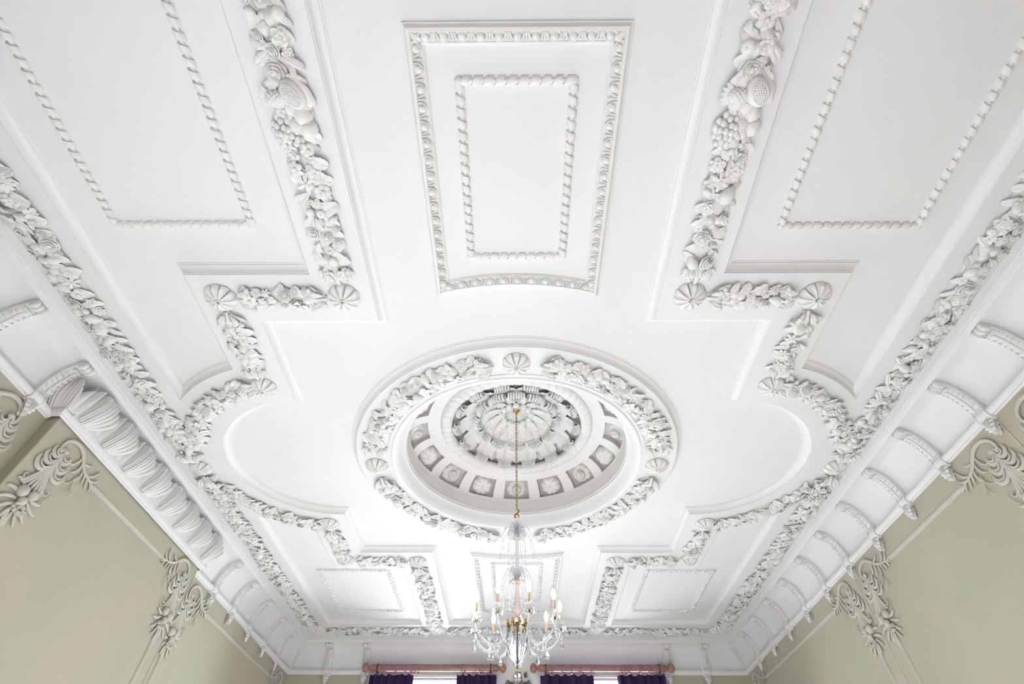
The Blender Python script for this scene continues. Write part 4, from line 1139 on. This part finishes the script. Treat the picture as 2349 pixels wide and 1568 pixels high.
# ------------------------------------------------------------------ chandelier on its chain
CXY = (0.0, YC)
t = thing('ceiling_hook_plate', 'small brass ceiling rose in the heart of the acanthus boss', 'ceiling rose', (CXY[0], CXY[1], Z(4.99)))
mb = MB(); mb.lathe([(.005, .06), (.075, .05), (.078, .03), (.06, .022), (.062, .005), (.05, -.008), (.045, -.02), (.048, -.03), (.03, -.042), (.001, -.045)], 24); mb.build('plate', M_BRASS, t)
mb = MB(); mb.tube([(0, .022*math.cos(a), -.06+.022*math.sin(a)) for a in np.linspace(0, 2*PI, 17)[:-1]], .007, 8, True); mb.build('eye', M_BRASS, t)
chain = thing('brass_chain', 'long thin brass chain hanging from the dome to the chandelier', 'chain', (CXY[0], CXY[1], Z(4.92)))
lk = MB(); lk.tube([(.011*math.cos(a), 0, .024*math.sin(a)) for a in np.linspace(0, 2*PI, 15)[:-1]], .0038, 6, True); lme = lk.mesh('link', M_BRASS)
NL = 44; ztop, zbot = 4.915, 3.335
for i in range(NL):
    put('link', lme, chain, Matrix.Translation((0, 0, (ztop-4.92)-(ztop-zbot)*(i+.5)/NL)) @ Matrix.Rotation(PI/2*(i % 2)+.2*math.sin(i*.7), 4, 'Z'))
O = Vector((CXY[0], CXY[1], 0))
ch = thing('crystal_chandelier', 'crystal glass chandelier with nine lit candle bulbs hanging under the dome', 'chandelier', (CXY[0], CXY[1], Z(1.98)))
zr = lambda z: z-1.98
def sub(name, mb, m, parent=ch, **k): return mb.build(name, m, parent, fix=(m in (M_GLASS, M_PINK, M_ARM)), **k)
mb = MB()
mb.tube([(.030*math.sin(a)*(1 if a < PI else -1)*1.0, 0, zr(3.335)-.055*a/PI+0) if False else (.028*math.sin(a), 0, zr(3.29)+.035*math.cos(a*.5)*1.2-.012*a/PI) for a in np.linspace(0, 2*PI, 26)], .008, 8)
mb.tube([(.026*math.cos(a), 0, zr(3.235)+.03*math.sin(a)) for a in np.linspace(-.6, PI+.6, 18)], .008, 8)
sub('hook', mb, M_BRASS)
# stem, top and middle tiers
mb = MB(); mb.lathe([(.001, zr(3.18)), (.018, zr(3.17)), (.022, zr(3.10)), (.016, zr(3.05)), (.028, zr(3.0)), (.045, zr(2.965)), (.05, zr(2.945)), (.022, zr(2.925)), (.020, zr(2.70)), (.019, zr(2.55)), (.024, zr(2.47)), (.001, zr(2.46))], 20); sub('glass_stem', mb, M_ARM)
def fronds(n, r, z0, h, drop, w=.010, ph=0):
    mb = MB()
    for k in range(n):
        a = 2*PI*k/n+ph; c, s = math.cos(a), math.sin(a); pts = []
        for i in range(13):
            u = i/12; rr = .02+(r-.02)*u; zz = z0+h*math.sin(PI*min(1, u*1.02))**.9-drop*u*u
            pts.append((rr*c, rr*s, zr(zz)))
        mb.tube(pts, [w*(1.1-.75*i/12) for i in range(13)], 6, flat=.5)
    return mb
mb = MB()
for k in range(10):
    a = 2*PI*k/10; c, s = math.cos(a), math.sin(a)
    mb.tube([((.012+.055*u**1.6)*c, (.012+.055*u**1.6)*s, zr(3.06+.115*u-.02*u**4)) for u in np.linspace(0, 1, 8)], [.010, .012, .013, .014, .014, .013, .011, .005], 6, flat=.5)
sub('leaf_crown', mb, M_ARM)
sub('upper_fronds', fronds(12, .195, 2.985, .115, .03), M_ARM); sub('upper_inner_fronds', fronds(10, .105, 2.99, .125, .02, ph=.3), M_ARM)
sub('lower_fronds', fronds(12, .175, 2.47, .115, .03), M_ARM); sub('lower_inner_fronds', fronds(10, .095, 2.48, .125, .02, ph=.3), M_ARM)
mb = MB(); mb.lathe([(.02, zr(2.485)), (.05, zr(2.475)), (.085, zr(2.455)), (.088, zr(2.448)), (.05, zr(2.452)), (.02, zr(2.44))], 20); sub('pink_saucer', mb, M_PINK)
mb = MB(); P = []
for i in range(40):
    a = 2*PI*i/40; fl = 1+.06*math.cos(a*8)
    P.append([(r*fl*math.cos(a+z*3), r*fl*math.sin(a+z*3), zr(z)) for r, z in ((.002, 2.445), (.016, 2.44), (.020, 2.40), (.017, 2.36), (.022, 2.30), (.034, 2.23), (.046, 2.18), (.048, 2.15), (.040, 2.12), (.024, 2.095), (.018, 2.08), (.034, 2.07), (.018, 2.058), (.015, 2.03), (.024, 2.0), (.002, 1.995))])
mb.grid(P, wu=True); sub('pink_baluster', mb, M_PINK)
# hub with nine sockets, glass bowl, bottom pendant
mb = MB(); mb.lathe([(.001, zr(2.03)), (.022, zr(2.025)), (.03, zr(1.995)), (.036, zr(1.975)), (.03, zr(1.955)), (.001, zr(1.95))], 24); mb.tube([(.110*math.cos(a), .110*math.sin(a), zr(1.966)) for a in np.linspace(0, 2*PI, 49)[:-1]], .010, 8, True)
for k in range(9): mb.tube([(.02*math.cos(2*PI*k/9), .02*math.sin(2*PI*k/9), zr(1.97)), (.11*math.cos(2*PI*k/9), .11*math.sin(2*PI*k/9), zr(1.966))], .005, 6); sub('brass_hub', mb, M_BRASS)
mb = MB(); mb.lathe([(r, zr(z)) for r, z in ((.112, 1.945), (.116, 1.92), (.116, 1.87), (.108, 1.80), (.088, 1.735), (.058, 1.685), (.022, 1.655), (.001, 1.652))], 36)
mb.lathe([(r, zr(z)) for r, z in ((.112, 1.945), (.1125, 1.92), (.1125, 1.87), (.1045, 1.80), (.0845, 1.738), (.055, 1.69), (.020, 1.66), (.001, 1.658))], 36); mb.build('glass_bowl', M_GLASS, ch)
mb = MB(); mb.tube([(0, 0, zr(1.96)), (0, 0, zr(1.60))], .006, 8); sub('rod', mb, M_IRON)
mb = MB()
for k in range(6):
    a = 2*PI*k/6; c, s = math.cos(a), math.sin(a)
    mb.tube([((.012+.048*u)*c, (.012+.048*u)*s, zr(1.645-.03*math.sin(PI*u)+.01*u)) for u in np.linspace(0, 1, 7)], [.010, .012, .013, .013, .012, .010, .005], 6, flat=.6)
sub('bottom_leaves', mb, M_GLASS)
mb = MB(); mb.lathe([(.001, zr(1.618)), (.014, zr(1.612)), (.02, zr(1.60)), (.012, zr(1.588)), (.001, zr(1.584))], 14); sub('brass_finial', mb, M_BRASS)
mb = MB(); mb.lathe([(.001, zr(1.585)), (.018, zr(1.578)), (.034, zr(1.558)), (.042, zr(1.535)), (.040, zr(1.512)), (.026, zr(1.492)), (.012, zr(1.478)), (.001, zr(1.468))], 8); mb.build('bottom_pendant', M_GLASS, ch, smooth=False, fix=True)
# drops
def drop_mesh():
    mb = MB(); mb.lathe([(.001, 0), (.004, -.004), (.006, -.012), (.014, -.026), (.018, -.036), (.016, -.045), (.009, -.052), (.003, -.058), (.001, -.062)], 8); return mb.mesh('pear_drop', M_GLASS, smooth=False, fix=True)
def bead_mesh(r=.011):
    mb = MB(); mb.ball((0, 0, 0), r, 8, 6); return mb.mesh('glass_bead', M_GLASS, fix=True)
def pins(n, L):
    mb = MB(); mb.tube([(0, 0, 0), (0, 0, -L)], .0014, 4); return mb
DROP, BEAD_ = drop_mesh(), bead_mesh()
STR = MB(); STR.ball((0, 0, -.012), .009, 8, 5); STR.ball((0, 0, -.036), .0065, 6, 5); STR.ball((0, 0, -.055), .0065, 6, 5); STR.ball((0, 0, -.080), .013, 8, 6)
SHORT = STR.mesh('bead_string', M_GLASS, fix=True)
LNG = MB()
for k, r in enumerate((.007, .006, .006, .009, .006, .006, .007, .006, .011, .007, .014)): LNG.ball((0, 0, -.010-.0225*k), r, 7, 5)
LONG = LNG.mesh('bead_string', M_GLASS, fix=True)
for k in range(12):
    a = 2*PI*k/12; put('bead_string', SHORT if k % 2 else LONG, ch, Matrix.Translation((.193*math.cos(a), .193*math.sin(a), zr(2.953))))
    if k % 2 == 0: put('bead_string', LONG, ch, Matrix.Translation((.062*math.cos(a+.2), .062*math.sin(a+.2), zr(2.93))))
    put('bead_string', LONG if k % 3 else SHORT, ch, Matrix.Translation((.173*math.cos(a), .173*math.sin(a), zr(2.44))))
    if k % 2 == 0: put('bead_string', LONG, ch, Matrix.Translation((.085*math.cos(a), .085*math.sin(a), zr(2.44))))
# nine arms
mb = MB(); _k = [(.108, 0, zr(1.985)), (.118, 0, zr(1.965)), (.128, 0, zr(1.93)), (.150, 0, zr(1.875)), (.185, 0, zr(1.818)), (.235, 0, zr(1.782)), (.30, 0, zr(1.775)), (.36, 0, zr(1.80)), (.41, 0, zr(1.845)), (.447, 0, zr(1.905)), (.462, 0, zr(1.955))]; pts = []
for i in range(len(_k)-1):
    p0, p1, p2, p3 = [Vector(_k[max(0, min(len(_k)-1, i+d))]) for d in (-1, 0, 1, 2)]
    for t_ in (0, .25, .5, .75): pts.append(tuple(.5*((2*p1)+(-p0+p2)*t_+(2*p0-5*p1+4*p2-p3)*t_*t_+(-p0+3*p1-3*p2+p3)*t_**3)))
pts.append(_k[-1])
mb.tube(pts, [.0125]*len(pts), 10); ARM = mb.mesh('glass_arm', M_ARM, fix=True)
mb = MB(); mb.lathe([(.001, .055), (.010, .053), (.012, .046), (.008, .042), (.016, .032), (.020, .018), (.016, .0), (.010, -.01), (.001, -.012)], 14, (.108, 0, zr(1.985))); SOCK = mb.mesh('brass_socket', M_BRASS)
mb = MB(); mb.lathe([(.001, -.03), (.010, -.028), (.014, -.012), (.008, -.006), (.014, .0), (.001, .002)], 10); CUP = mb.mesh('brass_cup', M_BRASS)
mb = MB(); mb.lathe([(.006, .0), (.020, .002), (.040, .008), (.056, .016), (.057, .019), (.040, .012), (.020, .007), (.012, .010), (.011, .025), (.020, .045), (.022, .060), (.015, .072), (.013, .078)], 18); DISH = mb.mesh('glass_drip_pan', M_GLASS, fix=True)
mb = MB(); mb.lathe([(.001, .075), (.0150, .075), (.0150, .158), (.012, .162), (.001, .162)], 16); SLV = mb.mesh('candle_sleeve', M_SLEEVE)
mb = MB(); mb.lathe([(.009, .160), (.013, .168), (.021, .188), (.0245, .208), (.022, .232), (.014, .258), (.006, .276), (.001, .281)], 14); BUL = mb.mesh('candle_bulb', M_BULB)
for k in range(9):
    az = math.radians(15+40*k); a = az-PI/2                        # measured from the side facing the camera
    arm = put('glass_arm', ARM, ch, Matrix.Rotation(a, 4, 'Z'))
    put('brass_socket', SOCK, ch, Matrix.Rotation(a, 4, 'Z'))
    cp = Vector((.462*math.cos(a), .462*math.sin(a), zr(1.985)))
    T = Matrix.Translation(cp)
    put('brass_cup', CUP, ch, T); put('glass_drip_pan', DISH, ch, T)
    put('candle_sleeve', SLV, ch, T); put('candle_bulb', BUL, ch, T)
    for j in range(6):
        b = 2*PI*j/6+k
        put('pear_drop', DROP, ch, Matrix.Translation(cp+Vector((.052*math.cos(b), .052*math.sin(b), .012))))
    put('bead_string', SHORT, ch, Matrix.Translation(cp+Vector((0, 0, -.03)))); put('pear_drop', DROP, ch, Matrix.Translation(cp+Vector((0, 0, -.135))) @ Matrix.Scale(1.35, 4))
    for rr, zz, sc_ in ((.30, 1.765, 1.3), (.20, 1.80, 1.0)):
        put('pear_drop', DROP, ch, Matrix.Translation((rr*math.cos(a), rr*math.sin(a), zr(zz))) @ Matrix.Scale(sc_, 4))
for k in range(9):
    a = math.radians(35+40*k)-PI/2
    put('bead_string', LONG, ch, Matrix.Translation((.118*math.cos(a), .118*math.sin(a), zr(1.95))) @ Matrix.Scale(.55, 4))
bpy.context.view_layer.update()
